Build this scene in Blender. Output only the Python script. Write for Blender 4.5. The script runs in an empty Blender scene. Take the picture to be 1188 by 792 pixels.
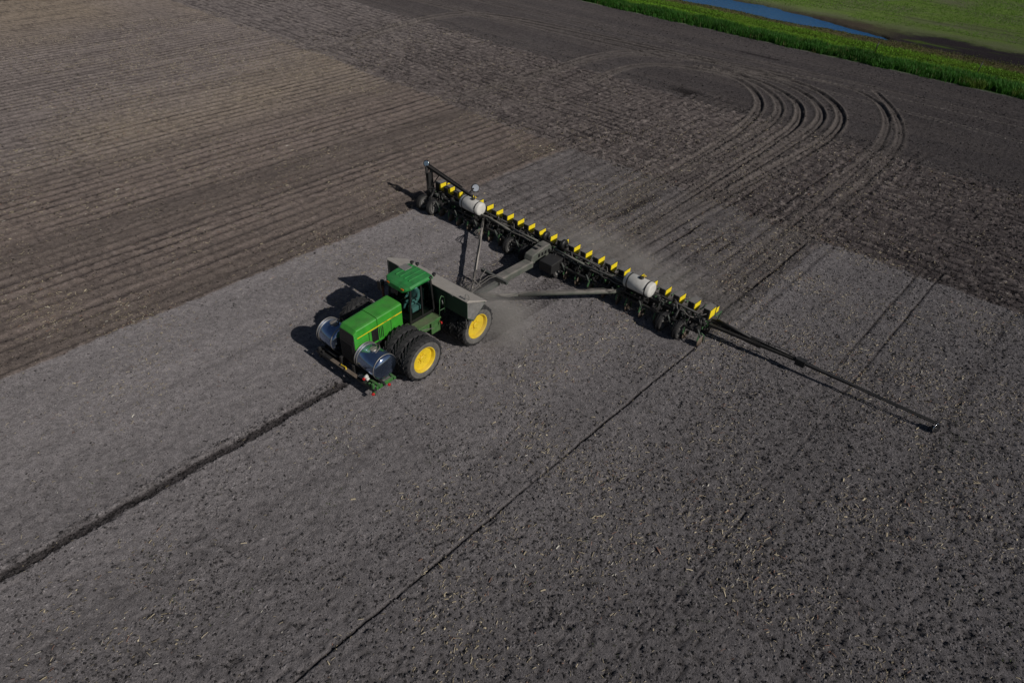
import bpy, bmesh, math, random
import numpy as np
from mathutils import Vector, Matrix
random.seed(7); rng = np.random.default_rng(11)
sc = bpy.context.scene; COL = sc.collection
PI = math.pi
# ---------------------------------------------------------------- materials
def mat(name, color, rough=.6, metal=0.0, noise=0.0, nscale=6.0, dust=0.0, dust_col=(.20,.175,.15), bump=0.0, coat=0.0, spec=.5, dscale=2.2):
    m = bpy.data.materials.new(name); m.use_nodes = True
    nt = m.node_tree; N = nt.nodes; L = nt.links
    b = N['Principled BSDF']; b.inputs['Roughness'].default_value = rough; b.inputs['Metallic'].default_value = metal
    b.inputs['Coat Weight'].default_value = coat; b.inputs['Specular IOR Level'].default_value = spec
    tc = N.new('ShaderNodeTexCoord')
    c = N.new('ShaderNodeRGB'); c.outputs[0].default_value = (*color, 1); out = c.outputs[0]
    if noise > 0:
        n = N.new('ShaderNodeTexNoise'); n.inputs['Scale'].default_value = nscale; n.inputs['Detail'].default_value = 6
        L.new(tc.outputs['Object'], n.inputs['Vector'])
        r = N.new('ShaderNodeMapRange'); r.inputs[1].default_value = .3; r.inputs[2].default_value = .7
        r.inputs[3].default_value = 1 - noise; r.inputs[4].default_value = 1 + noise
        L.new(n.outputs['Fac'], r.inputs[0])
        v = N.new('ShaderNodeVectorMath'); v.operation = 'SCALE'; L.new(out, v.inputs[0]); L.new(r.outputs[0], v.inputs['Scale']); out = v.outputs[0]
    if dust > 0:      # field dust that has settled on up-facing faces and in streaks
        g = N.new('ShaderNodeNewGeometry'); s = N.new('ShaderNodeSeparateXYZ'); L.new(g.outputs['Normal'], s.inputs[0])
        up = N.new('ShaderNodeMapRange'); up.inputs[1].default_value = -.2; up.inputs[2].default_value = 1; up.inputs[3].default_value = .35; up.inputs[4].default_value = 1
        L.new(s.outputs['Z'], up.inputs[0])
        n2 = N.new('ShaderNodeTexNoise'); n2.inputs['Scale'].default_value = dscale; n2.inputs['Detail'].default_value = 8; n2.inputs['Roughness'].default_value = .65
        L.new(tc.outputs['Object'], n2.inputs['Vector'])
        r2 = N.new('ShaderNodeMapRange'); r2.inputs[1].default_value = .3; r2.inputs[2].default_value = .75; r2.inputs[3].default_value = .35; r2.inputs[4].default_value = 1.3
        L.new(n2.outputs['Fac'], r2.inputs[0])
        mu = N.new('ShaderNodeMath'); mu.operation = 'MULTIPLY'; L.new(up.outputs[0], mu.inputs[0]); L.new(r2.outputs[0], mu.inputs[1])
        m2 = N.new('ShaderNodeMath'); m2.operation = 'MULTIPLY'; m2.use_clamp = True; m2.inputs[1].default_value = dust; L.new(mu.outputs[0], m2.inputs[0])
        mx = N.new('ShaderNodeMix'); mx.data_type = 'RGBA'; L.new(m2.outputs[0], mx.inputs[0]); L.new(out, mx.inputs[6]); mx.inputs[7].default_value = (*dust_col, 1)
        out = mx.outputs[2]
        rr = N.new('ShaderNodeMapRange'); rr.inputs[3].default_value = rough; rr.inputs[4].default_value = .9; L.new(m2.outputs[0], rr.inputs[0]); L.new(rr.outputs[0], b.inputs['Roughness'])
        if metal > 0:
            rm = N.new('ShaderNodeMapRange'); rm.inputs[3].default_value = metal; rm.inputs[4].default_value = 0; L.new(m2.outputs[0], rm.inputs[0]); L.new(rm.outputs[0], b.inputs['Metallic'])
    L.new(out, b.inputs['Base Color'])
    if bump > 0:
        n3 = N.new('ShaderNodeTexNoise'); n3.inputs['Scale'].default_value = 25; L.new(tc.outputs['Object'], n3.inputs['Vector'])
        bp = N.new('ShaderNodeBump'); bp.inputs['Strength'].default_value = bump; bp.inputs['Distance'].default_value = .02
        L.new(n3.outputs['Fac'], bp.inputs['Height']); L.new(bp.outputs[0], b.inputs['Normal'])
    return m
M = dict(
 green = mat('green_paint', (.012,.15,.014), .4, noise=.3, nscale=6, dust=.35, coat=.3),
 hoodgreen = mat('hood_green_paint', (.030,.31,.018), .36, noise=.22, nscale=3, dust=.36, dust_col=(.12,.15,.08), coat=.3),
 roofgreen = mat('roof_green_plastic', (.010,.21,.038), .42, noise=.25, nscale=4, dust=.3, dust_col=(.12,.17,.10)),
 deckgreen = mat('worn_deck_paint', (.02,.13,.02), .6, noise=.4, nscale=9, dust=.75, dust_col=(.13,.13,.08)),
 unitgreen = mat('row_unit_green', (.03,.13,.04), .5, noise=.3, nscale=8, dust=.4),
 yellow = mat('yellow_paint', (.80,.56,.01), .4, noise=.06, dust=.12),
 rim = mat('yellow_rim_paint', (.78,.55,.008), .4, noise=.12, nscale=5, dust=.38, dust_col=(.3,.24,.13)),
 decal = mat('yellow_panel', (.88,.68,.01), .5, noise=.15, nscale=9, dust=.14),
 tyre = mat('tyre_rubber', (.010,.010,.012), .8, noise=.3, dust=.25, dust_col=(.085,.08,.075), dscale=5),
 sidewall = mat('dusty_sidewall_rubber', (.05,.048,.046), .85, noise=.25, dust=1.1, dust_col=(.20,.19,.18), dscale=6),
 black = mat('black_steel', (.010,.010,.011), .55, noise=.3, dust=.22, dust_col=(.10,.09,.08)),
 blackb = mat('black_plastic', (.008,.008,.009), .45, noise=.2, dust=.08),
 hopperblk = mat('dull_black_hopper', (.022,.018,.016), .6, noise=.3, dust=.15),
 lid = mat('dusty_hopper_lid', (.03,.03,.03), .7, noise=.3, nscale=7, dust=1.0, dust_col=(.20,.185,.175)),
 dustbeam = mat('dusty_steel_beam', (.03,.05,.035), .7, noise=.3, dust=1.0, dust_col=(.19,.17,.155)),
 dustbeam2 = mat('dusty_dark_beam', (.02,.035,.03), .6, noise=.3, dust=.6, dust_col=(.16,.145,.135)),
 tankgreen = mat('dark_green_box_steel', (.012,.045,.025), .5, noise=.3, nscale=2, dust=.35, dust_col=(.13,.125,.11)),
 tarp = mat('grey_beige_cover', (.33,.305,.28), .85, noise=.12, nscale=4, dust=.3, dust_col=(.30,.26,.22), bump=.3),
 greymetal = mat('grey_galvanised', (.20,.20,.20), .6, metal=.3, noise=.25, dust=.5),
 steel = mat('stainless_sky_blue', (.27,.36,.55), .10, metal=1.0, noise=.10, nscale=2.5, dust=.07, dust_col=(.25,.21,.17)),  # blue of the reflected sky put into the base colour
 band = mat('steel_band', (.35,.33,.31), .4, metal=.8, noise=.2, dust=.3),
 white = mat('white_poly_tank', (.62,.61,.58), .5, noise=.12, nscale=5, dust=.42, dscale=4, dust_col=(.32,.29,.26)),
 chrome = mat('shiny_disc_steel', (.75,.75,.77), .16, metal=1.0, noise=.1),
 hose = mat('grey_hose', (.10,.095,.09), .7, noise=.3, dust=.6, dust_col=(.19,.17,.15)),
 red = mat('red_lens', (.55,.02,.02), .3), amber = mat('amber_lens', (.55,.12,.01), .3),
 rust = mat('rusty_exhaust', (.16,.06,.035), .8, noise=.4, nscale=14),
 brown = mat('worn_brown_steel', (.12,.085,.06), .8, noise=.4, nscale=8, dust=.4),
 seat = mat('black_seat_fabric', (.02,.02,.022), .9), skin = mat('skin', (.38,.22,.15), .6), shirt = mat('teal_shirt', (.55,.66,.66), .9),
 jeans = mat('blue_jeans', (.05,.08,.15), .9), paper = mat('white_paper', (.7,.75,.75), .7),
)
def glass_mat():
    m = bpy.data.materials.new('tinted_cab_glass'); m.use_nodes = True; nt = m.node_tree; nt.nodes.clear()
    o = nt.nodes.new('ShaderNodeOutputMaterial'); t = nt.nodes.new('ShaderNodeBsdfTransparent'); t.inputs[0].default_value = (.27,.42,.40,1)
    g = nt.nodes.new('ShaderNodeBsdfGlossy'); g.inputs['Roughness'].default_value = .03; mx = nt.nodes.new('ShaderNodeMixShader')
    lw = nt.nodes.new('ShaderNodeLayerWeight'); lw.inputs[0].default_value = .5; pw_ = nt.nodes.new('ShaderNodeMath'); pw_.operation = 'POWER'; pw_.inputs[1].default_value = 4; nt.links.new(lw.outputs['Facing'],pw_.inputs[0]); f = nt.nodes.new('ShaderNodeMath'); f.operation = 'MULTIPLY_ADD'; f.inputs[1].default_value = .8; f.inputs[2].default_value = .05; nt.links.new(pw_.outputs[0], f.inputs[0])
    nt.links.new(f.outputs[0], mx.inputs[0]); nt.links.new(t.outputs[0], mx.inputs[1]); nt.links.new(g.outputs[0], mx.inputs[2]); nt.links.new(mx.outputs[0], o.inputs[0])
    return m
M['glass'] = glass_mat()
# ---------------------------------------------------------------- mesh builder
class MB:
    def __init__(s): s.v = []; s.f = []; s.sm = []
    def add(s, vs, fs, smooth=False, mx=None):
        k = len(s.v)
        s.v += [tuple(mx @ Vector(v)) if mx else tuple(v) for v in vs]
        s.f += [tuple(i + k for i in f) for f in fs]; s.sm += [smooth]*len(fs); return s
    def box(s, a, b, mx=None):
        x0,y0,z0 = a; x1,y1,z1 = b
        return s.add([(x0,y0,z0),(x1,y0,z0),(x1,y1,z0),(x0,y1,z0),(x0,y0,z1),(x1,y0,z1),(x1,y1,z1),(x0,y1,z1)],
                     [(0,3,2,1),(4,5,6,7),(0,1,5,4),(1,2,6,5),(2,3,7,6),(3,0,4,7)], False, mx)
    def beam(s, p, q, w, h=None, w2=None, h2=None):
        h = h or w; w2 = w2 or w; h2 = h2 or h
        p = Vector(p); q = Vector(q); d = (q-p).normalized()
        up = Vector((0,0,1)) if abs(d.z) < .95 else Vector((0,1,0))
        r = d.cross(up).normalized(); u = r.cross(d)
        vs = [p+r*a*w/2+u*b*h/2 for a,b in ((-1,-1),(1,-1),(1,1),(-1,1))]+[q+r*a*w2/2+u*b*h2/2 for a,b in ((-1,-1),(1,-1),(1,1),(-1,1))]
        return s.add(vs, [(0,3,2,1),(4,5,6,7),(0,1,5,4),(1,2,6,5),(2,3,7,6),(3,0,4,7)][::1])
    def cyl(s, p, q, r, r2=None, n=14, smooth=True, caps=True):
        r2 = r if r2 is None else r2; p = Vector(p); q = Vector(q); d = (q-p).normalized()
        a = d.cross(Vector((0,0,1)) if abs(d.z) < .95 else Vector((0,1,0))).normalized(); b = d.cross(a)
        vs = []
        for c, rr in ((p,r),(q,r2)):
            vs += [c + a*math.cos(2*PI*i/n)*rr + b*math.sin(2*PI*i/n)*rr for i in range(n)]
        k = len(s.v); s.add(vs, [(i,(i+1)%n,n+(i+1)%n,n+i) for i in range(n)], smooth)
        if caps: s.f += [tuple(range(k,k+n))[::-1], tuple(range(k+n,k+2*n))]; s.sm += [False,False]
        return s
    def tube(s, pts, r, n=8):
        pts = [Vector(p) for p in pts]; k = len(s.v); m = len(pts); a = None
        for i,p in enumerate(pts):
            d = (pts[min(i+1,m-1)]-pts[max(i-1,0)]).normalized()
            if a is None: a = d.cross(Vector((0,0,1)) if abs(d.z) < .9 else Vector((0,1,0))).normalized()
            a = (a - d*a.dot(d)).normalized(); b = d.cross(a)
            s.v += [tuple(p + a*math.cos(2*PI*j/n)*r + b*math.sin(2*PI*j/n)*r) for j in range(n)]
        for i in range(m-1):
            for j in range(n):
                s.f.append((k+i*n+j, k+i*n+(j+1)%n, k+(i+1)*n+(j+1)%n, k+(i+1)*n+j)); s.sm.append(True)
        s.f += [tuple(range(k,k+n))[::-1], tuple(range(k+(m-1)*n,k+m*n))]; s.sm += [False,False]; return s
    def lathe(s, prof, axis='x', c=(0,0,0), n=40, sy=1, sz=1, smooth=True, closed=False):
        k = len(s.v); m = len(prof)
        for i in range(n):
            t = 2*PI*i/n
            for (a, r) in prof:
                if axis == 'x': s.v.append((c[0]+a, c[1]+r*math.cos(t)*sy, c[2]+r*math.sin(t)*sz))
                else: s.v.append((c[0]+r*math.cos(t)*sy, c[1]+r*math.sin(t)*sz, c[2]+a))
        for i in range(n):
            for j in range(m-1 + (1 if closed else 0)):
                j2 = (j+1) % m; i2 = (i+1) % n
                s.f.append((k+i*m+j, k+i2*m+j, k+i2*m+j2, k+i*m+j2)); s.sm.append(smooth)
        return s
    def prism(s, poly, a, b, axis='x'):     # polygon (u,v) extruded from a to b along axis
        n = len(poly)
        def P(t,u,v): return (t,u,v) if axis == 'x' else ((u,t,v) if axis == 'y' else (u,v,t))
        vs = [P(a,*p) for p in poly]+[P(b,*p) for p in poly]
        return s.add(vs, [tuple(range(n))[::-1], tuple(range(n,2*n))]+[(i,(i+1)%n,n+(i+1)%n,n+i) for i in range(n)])
    def build(s, name, material, parent=None, bevel=0, loc=None, seg=2):
        me = bpy.data.meshes.new(name); me.from_pydata(s.v, [], s.f)
        me.polygons.foreach_set('use_smooth', s.sm)
        bm = bmesh.new(); bm.from_mesh(me); bmesh.ops.recalc_face_normals(bm, faces=bm.faces); bm.to_mesh(me); bm.free()
        me.materials.append(material); o = bpy.data.objects.new(name, me); COL.objects.link(o)
        if parent: o.parent = parent
        if loc: o.location = loc
        if bevel:
            md = o.modifiers.new('Bevel','BEVEL'); md.width = bevel; md.segments = seg; md.limit_method = 'ANGLE'; md.angle_limit = .7
        return o
def islands(mb, name, material, parent, bevel=0):      # one object for every separate piece
    par = list(range(len(mb.v)))
    def fnd(i):
        while par[i] != i: par[i] = par[par[i]]; i = par[i]
        return i
    for f in mb.f:
        for j in f[1:]: par[fnd(j)] = fnd(f[0])
    groups = {}
    for f,sm in zip(mb.f,mb.sm): groups.setdefault(fnd(f[0]),[]).append((f,sm))
    for k,fs in groups.items():
        ids = sorted({i for f,_ in fs for i in f}); mp = {i:n for n,i in enumerate(ids)}; q = MB(); q.v = [mb.v[i] for i in ids]; q.f = [tuple(mp[i] for i in f) for f,_ in fs]; q.sm = [b for _,b in fs]
        q.build(name, material, parent, bevel)
def empty(name, loc=(0,0,0), rz=0, parent=None):
    o = bpy.data.objects.new(name, None); COL.objects.link(o); o.location = loc; o.rotation_euler = (0,0,rz); o.empty_display_size = .3
    if parent: o.parent = parent
    return o
def tag(o, label=None, cat=None, group=None, kind=None):
    if label: o['label'] = label
    if cat: o['category'] = cat
    if group: o['group'] = group
    if kind: o['kind'] = kind
    return o
def copy_tree(o, parent):
    c = o.copy(); COL.objects.link(c); c.parent = parent
    for ch in list(o.children): copy_tree(ch, c)
    return c
def npmesh(name, V, F, material, smooth=False):
    me = bpy.data.meshes.new(name); nv = len(V); nf, k = F.shape
    me.vertices.add(nv); me.vertices.foreach_set('co', V.astype(np.float32).ravel())
    me.loops.add(nf*k); me.loops.foreach_set('vertex_index', F.astype(np.int32).ravel())
    me.polygons.add(nf); me.polygons.foreach_set('loop_start', np.arange(0,nf*k,k,dtype=np.int32))
    me.polygons.foreach_set('use_smooth', np.full(nf, smooth)); me.materials.append(material)
    me.update(calc_edges=True); o = bpy.data.objects.new(name, me); COL.objects.link(o); return o
def colattr(o, C, name='soil'):
    a = o.data.color_attributes.new(name, 'FLOAT_COLOR', 'POINT')
    d = np.ones((len(C),4), np.float32); d[:,:3] = C; a.data.foreach_set('color', d.ravel())
# ---------------------------------------------------------------- numpy noise
def vnoise(x, y, s, seed):
    T = np.random.default_rng(seed).random(65536).astype(np.float32)
    u = np.asarray(x/s,np.float32); v = np.asarray(y/s,np.float32); fi = np.floor(u); fj = np.floor(v)
    fu = u-fi; fv = v-fj; fu = fu*fu*(3-2*fu); fv = fv*fv*(3-2*fv); i = fi.astype(np.int32)&255; j = fj.astype(np.int32)&255; i1 = ((i+1)&255)<<8; i <<= 8; j1 = (j+1)&255
    a = T[i|j]; a += (T[i1|j]-a)*fu; b = T[i|j1]; b += (T[i1|j1]-b)*fu; a += (b-a)*fv; a *= 2; a -= 1
    return a
def fbm(x, y, s, o=4, seed=1, g=.5):
    t = 0; a = 1; w = 0
    for k in range(o): t = t + a*vnoise(x+13.7*k, y-7.3*k, s/2**k, seed+k); w += a; a *= g
    return t/w
def sstep(a, b, x): t = np.clip((x-a)/(b-a),0,1); return t*t*(3-2*t)
def bump1(x, c, w): return np.exp(-((x-c)/w)**2)
# ---------------------------------------------------------------- ground sheet
def axis_pts(segs):
    out = [segs[0][0]]
    for a,b,st in segs:
        n = max(1,int(round((b-a)/st))); out += list(np.linspace(a,b,n+1)[1:])
    return np.array(out)
def geo(a, b, st, gr):           # growing steps out to the horizon
    o = []; x = a; s = st; sg = 1 if b > a else -1
    while (b-x)*sg > 0: s *= gr; x += sg*s; o.append(x)
    return o
X = np.array(sorted(geo(-95,-3000,.6,1.35) + list(axis_pts([(-95,-60,.3),(-60,-30,.13),(-30,-14,.085),(-14,-.5,.08),(-.5,.5,.035),(.5,8.6,.065),(8.6,9.2,.035),(9.2,14.6,.065),(14.6,15.1,.04),(15.1,30,.065),(30,45,.4)])) + geo(45,3000,.6,1.35)))
Y = np.array(sorted(geo(-45,-3000,.6,1.35) + list(axis_pts([(-45,-31,.4),(-31,-14,.065),(-14,8,.07),(8,52,.105),(52,105,.2),(105,125,.4)])) + geo(125,3000,.6,1.35)))
gx, gy = np.meshgrid(X, Y, indexing='ij'); nx, ny = gx.shape
xs = gx.ravel(); ys = gy.ravel()
ARCS = [
 ([(-17.3,25.3),(-18.2,31.7),(-15.8,35.2),(-11.8,36.2),(-8.6,36.1),(-5.9,33.6),(-4.0,30.6),(-3.0,26.6),(-2.4,21.5),(-2.1,15.8),(-1.9,8.6),(-1.85,2)], .26, 1.0),
 ([(-13.5,36.6),(-8.5,36.9),(-5.2,34.9),(-3.2,32.5),(-2.0,29.6),(-1.45,25),(-1.35,16),(-1.3,8),(-1.25,2)], .26, .8),
 ([(-13.0,36.9),(-8.2,37.4),(-4.5,35.9),(-2.3,34.0),(-.96,31.4),(-.14,28.6),(.23,23.3),(.4,16.6),(.75,8.6),(.8,2)], .26, 1.2),
 ([(-12,37.5),(-7.2,38.6),(-3.6,37.4),(-1.2,35.2),(.4,32.6),(1.1,29.3),(1.3,24),(1.4,14),(1.4,2)], .26, .9),
 ([(-10,37.9),(-6.3,39.6),(-2.7,38.8),(.1,36.1),(1.76,33.2),(2.6,29.3),(2.7,25.5),(2.55,20.9),(2.1,12.5),(1.95,2)], .28, 1.1),
 ([(-5.6,41.3),(-1.5,41.8),(1.8,40.2),(3.9,36.9),(5.2,33.3),(6.2,27.9),(6.5,21.6),(6.8,14),(7.0,6),(7.05,1)], .2, .9),
 ([(1.0,42.3),(4.0,38.4),(6.3,33.4),(7.2,28.9),(7.6,22.7),(7.85,15.9),(8.0,8),(8.05,1)], .2, .9),
 ([(-22.3,14),(-22.3,28.2),(-22.3,33.0),(-20.2,37.3),(-14,40),(-6,41)], .22, 1.0),
 ([(-21.5,14),(-21.5,28),(-21.3,32.5),(-19.4,36.4),(-13.5,39),(-6,40)], .2, .8),
 ([(-38.6,12),(-42.3,24.2),(-43.0,33.8),(-37.2,36.4),(-28,37.6),(-16,38.7),(-8,39.2)], .24, .9),
 ([(-60,33.5),(-45,34.6),(-30,36.2),(-16,37.0)], .3, .7),
 ([(-60,39.5),(-40,40.6),(-20,41.9),(0,43.6),(25,45)], .22, .6),
 ([(-39.5,11.0),(-43.3,24.2),(-44.0,34.5),(-37.8,37.4),(-28,38.5),(-16,39.5),(-6,39.9)], .3, 1.0),
 ([(-17.0,20),(-20,12),(-21,4),(-20.6,-6)], .3, .5),
]
ARCS += [([(px_+.30*(1 if k_ else -1), py_-.18*(1 if k_ else -1)) for px_,py_ in P_], w_*.6, s_*.45) for P_,w_,s_ in ARCS[:7]+ARCS[8:9] for k_ in (0,1)]
def smooth_poly(p):
    P = np.array(p, float)
    for _ in range(2):
        Q = np.empty((2*len(P)-2+2, 2)); Q[0] = P[0]; Q[-1] = P[-1]
        Q[1:-1:2] = P[:-1]*.75+P[1:]*.25; Q[2:-1:2] = (P[:-1]*.25+P[1:]*.75)[:len(Q[2:-1:2])]; P = Q
    return P
def polydist(x, y, P):
    best = np.full(x.shape, 1e9); side = np.zeros(x.shape); along = np.zeros(x.shape); acc = 0
    for a,b in zip(P[:-1],P[1:]):
        d = b-a; L = np.hypot(*d)
        if L < 1e-6: continue
        t = np.clip(((x-a[0])*d[0]+(y-a[1])*d[1])/L**2,0,1); dx = x-a[0]-t*d[0]; dy = y-a[1]-t*d[1]; D = dx*dx+dy*dy
        m = D < best; best[m] = D[m]; side[m] = np.sign(d[0]*dy-d[1]*dx)[m]; along[m] = (acc+t*L)[m]; acc += L
    return np.sqrt(best), side, along
ROWP = .762
def field(x, y, fine=True):
    """height, base colour, at points of the plain"""
    n1 = fbm(x,y,.55,4,3); n2 = fbm(x,y,6,4,20); n3 = fbm(x,y,24,3,40); nf = fbm(x,y,.22,3,60)
    wob = .16*fbm(x,y,3,3,80)+.14*fbm(x,y,.5,3,81)
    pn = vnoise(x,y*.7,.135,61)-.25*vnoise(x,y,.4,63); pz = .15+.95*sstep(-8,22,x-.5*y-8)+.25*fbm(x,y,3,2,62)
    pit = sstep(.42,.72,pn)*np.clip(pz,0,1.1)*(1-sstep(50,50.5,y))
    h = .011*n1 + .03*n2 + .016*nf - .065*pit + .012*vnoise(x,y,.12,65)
    dry = np.array([.194,.179,.182]); brown = np.array([.142,.109,.092]); dark = np.array([.047,.041,.042]); 
    n = len(x); C = np.tile(dry,(n,1)).astype(np.float64)
    pastL = sstep(-9.45,-9.6, x+wob-.3*(y>0)) * (1-sstep(12.1,12.7,y+2.2*wob))          # earlier pass, rows along y
    farL = sstep(-24,-34,x)
    cur = sstep(-9.45,-9.2,x+wob*.5)*(1-sstep(9.0,9.15,x+wob*.5))*sstep(.1,.5,y)*(1-sstep(28,32,y))   # rows just sown
    hatch = sstep(12.2,12.6,y+wob*2)*(1-sstep(27.8,28.3,y+wob*3))*(x>-120)
    head = sstep(27.8,28.3,y+wob*3)*(1-sstep(50.2,50.8,y+wob))
    def lerp(C,col,m): return C*(1-m[:,None])+np.asarray(col)*m[:,None]
    C = lerp(C, brown, pastL*(.75-.25*farL)); C = lerp(C, [.195,.158,.120], pastL*farL*np.clip(.4+1.6*n3,0,1)*.7)
    C = lerp(C, [.128,.115,.114], cur*.8*(1-hatch)); C *= (1-.22*sstep(-2,16,x-.3*y-4)*(1-sstep(12,13,y)))[:,None]
    C = lerp(C, [.112,.094,.090]+0*dark, hatch*.9*(1-.25*sstep(-20,-50,x))); C = lerp(C, [.090,.077,.077]+0*dark, hatch*sstep(-5,10,x)*.6); C = lerp(C, dark*1.05, head*(.84+.10*np.clip(n2,-1,1)))
    # light dry residues lying between the dug hatch rows
    # slots: narrow seed slots of each row
    rid = np.floor(x/ROWP+.5); ra = np.random.default_rng(5).random(4096); amp = ra[(rid.astype(int)+2000)%4096]
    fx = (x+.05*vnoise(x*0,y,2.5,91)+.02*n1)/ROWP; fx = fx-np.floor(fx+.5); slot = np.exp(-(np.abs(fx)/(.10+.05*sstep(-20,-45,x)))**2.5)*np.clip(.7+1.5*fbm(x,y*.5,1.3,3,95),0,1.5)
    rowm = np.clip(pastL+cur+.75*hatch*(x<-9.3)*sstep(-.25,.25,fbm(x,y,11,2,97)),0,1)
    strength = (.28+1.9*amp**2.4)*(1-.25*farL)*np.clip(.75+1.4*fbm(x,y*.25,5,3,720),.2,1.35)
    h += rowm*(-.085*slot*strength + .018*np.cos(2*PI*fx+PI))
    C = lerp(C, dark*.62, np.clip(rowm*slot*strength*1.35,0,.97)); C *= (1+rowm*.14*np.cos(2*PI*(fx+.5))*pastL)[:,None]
    # headland rows along x
    rjd = np.floor(y/ROWP+.5).astype(int); amp2 = ra[(rjd+900)%4096]
    fy = (y+.06*vnoise(x,y*0,3,92)+.03*n1)/ROWP; fy = fy-np.floor(fy+.5); slot2 = np.exp(-(np.abs(fy)/.13)**2.5)*np.clip(.6+1.6*fbm(x*.5,y,1.2,3,96),0,1.5)
    hm = hatch*(1-.45*cur); h += hm*(-.06*slot2*(.45+.7*amp2)) - head*.02*slot2*amp2
    C = lerp(C, dark*1.05, np.clip(hm*slot2*1.15*(.5+.8*amp2),0,1)); C = lerp(C, [.115,.10,.095], np.clip(head*(1-slot2)*amp2*.35,0,1))
    # broken hatch: short cross marks
    dsh = np.maximum(vnoise(x/3.2,y,.19,130), vnoise(x,y/3.2,.19,131)); cm = (hatch+.35*head+.5*rowm*(1-hatch))*sstep(.30,.75,dsh); h += -.05*cm; C = lerp(C, dark*.95, np.clip(cm*.75,0,1))
    lt_ = (hatch+.6*cur+.4*pastL)*sstep(.45,.85,vnoise(x+31,y*.8,.2,132)); h += .03*lt_; C = lerp(C, [.23,.20,.188], np.clip(lt_*.5,0,1)); l2 = hatch*sstep(.35,.8,vnoise(x/2.6+7,y,.2,133)); h += .03*l2; C = lerp(C, [.215,.185,.175], np.clip(l2*.5,0,1))
    # wheel tracks of the earlier pass
    for c,w,s in ((-20.1,.24,1),(-19.4,.24,1.2),(-18.9,.2,1.0),(-16.7,.24,1),(-17.4,.2,.6),(-12.1,.16,.9),(-13.7,.16,.9),(-10.3,.45,.8),(-27.4,.2,.8),(-26.2,.16,.5),(-37.5,.16,.9),(-57.2,.25,.8),(-38.4,.2,.4),(-44.9,.25,.7),(-47,.2,.5)):
        m = bump1(x+.4*wob,c,w)*pastL*np.clip(.75+.8*fbm(x*.5,y*.35,1.5,3,int(200-c)),0,1.3)*s
        h += -.06*m; C = lerp(C, dark, np.clip(m*.55,0,1))
    m = pastL*bump1(x,-18.6,1.8)*.6+pastL*bump1(x,-10.6,1.2)*.6+pastL*bump1(x,-13.4,.7)*.4+pastL*bump1(x,-28,1.2)*.35; C = lerp(C, [.105,.088,.08], m)
    # tyre prints of the tractor in the current pass, bare of slots
    for c in (-2.1,-1.56,-1.02,.86,1.4,1.94):
        inn = (np.abs(x-c) < .26)
        tread = np.sin(2*PI*(y+np.abs(x-c)*.8)/.21)
        m = inn*((y>-7.6)&(y<30))*1.0*(1-.75*sstep(.3,3,y))
        h += m*(-.03+.014*tread); C = lerp(C, dark*1.2, m*np.clip(.42+.5*tread,0,1)); 
        # fertiliser openers leave reddish worked strips
    wrk = ((y>-6)&(y<.3)&(np.abs(x)<6))*0
    # curved headland tracks
    for P,w,s in ARCS:
        P = smooth_poly(P); bb = (x>P[:,0].min()-1.2)&(x<P[:,0].max()+1.2)&(y>P[:,1].min()-1.2)&(y<P[:,1].max()+1.2)
        if not bb.any(): continue
        D,sd,al = polydist(x[bb],y[bb],P); fade = (.5+.5*sstep(8,24,y[bb]))*np.clip(1.05+.45*fbm(x[bb],y[bb],2.2,3,334),.6,1.35)
        e = np.exp(-(D/w)**4); bank = np.exp(-((D-w*1.45)/.12)**2); groove = np.exp(-((D*sd-w*.8)/.10)**2)
        tr = .010*np.sin(2*PI*al/.24)
        h[bb] += s*fade*(-.05*e + .06*bank + tr*e) - .05*groove*s*fade
        c = C[bb]; c = c*(1-(e*.30*s*fade)[:,None])+np.array([.115,.10,.094])*(e*.30*s*fade)[:,None]
        c = c*(1-np.clip(bank*.55*s*fade,0,1)[:,None])+np.array([.15,.132,.122])*np.clip(bank*.55*s*fade,0,1)[:,None]; k = np.clip(groove*.8*s*fade*np.clip(.6+1.2*fbm(x[bb],y[bb],.7,3,333),0,1),0,1)[:,None]; c = c*(1-k)+dark*.8*k; C[bb] = c
    # pale dotted tyre lines on the headland
    for y0,x0,x1,s,sl in ((41.9,-8,60,1,.03),(39.2,-4,60,.9,-.02),(38.7,-4,60,.7,-.02),(43.6,-70,60,.4,.02),(46.2,-70,60,.35,-.01),(35.8,-70,-20,.5,0.0),(40.3,-70,-15,.6,0.01)):
        m = bump1(y-sl*x,y0,.10)*((x>x0)&(x<x1))*s*(.55+.45*np.sin(2*PI*x/.5))*head
        C = lerp(C, [.19,.17,.155], np.clip(m*.8,0,1)); h += .02*m
    # dug furrow ahead of the tractor
    fm = (1-sstep(-13.6,-13.0,y)); e = .06*fbm(x,y,.35,3,150)+.05*fbm(x,y,1.2,2,155)
    f = np.exp(-((x-.02+e)/.20)**4)*fm; lip = .7*np.exp(-((x+.30+e)/.12)**2)*fm*np.clip(.55+1.1*fbm(x,y,.4,3,170),0,1)
    h += -.10*f + .05*lip + .05*f*nf; C = lerp(C, dark*.62, np.clip(f*1.2,0,1)*.9); C = lerp(C, dark*.8, np.clip(lip,0,1)*.8)
    # thin marker grooves
    for c,w,y0,y1,s in ((8.88,.045,-45,-.9,1),(14.86,.05,-45,.5,.38),(14.86,.055,.5,14,.75),(13.95,.06,2.2,14,.8),(3.4,.10,-45,-14,.22),(-4.6,.10,-45,-1,.18),(18.5,.07,-45,12,.35),(9.6,.12,.6,12.5,.5)):
        ww = .035*fbm(x*0,y,.8,3,160+int(c)); br = np.clip(.95+.5*fbm(x*0+c,y,.9,3,180+int(c)),.3,1.2)
        m = bump1(x+ww,c,w)*((y>y0)&(y<y1))*s*br; h += -.07*m; C = lerp(C, dark*.6, np.clip(m*.95,0,1))
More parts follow.
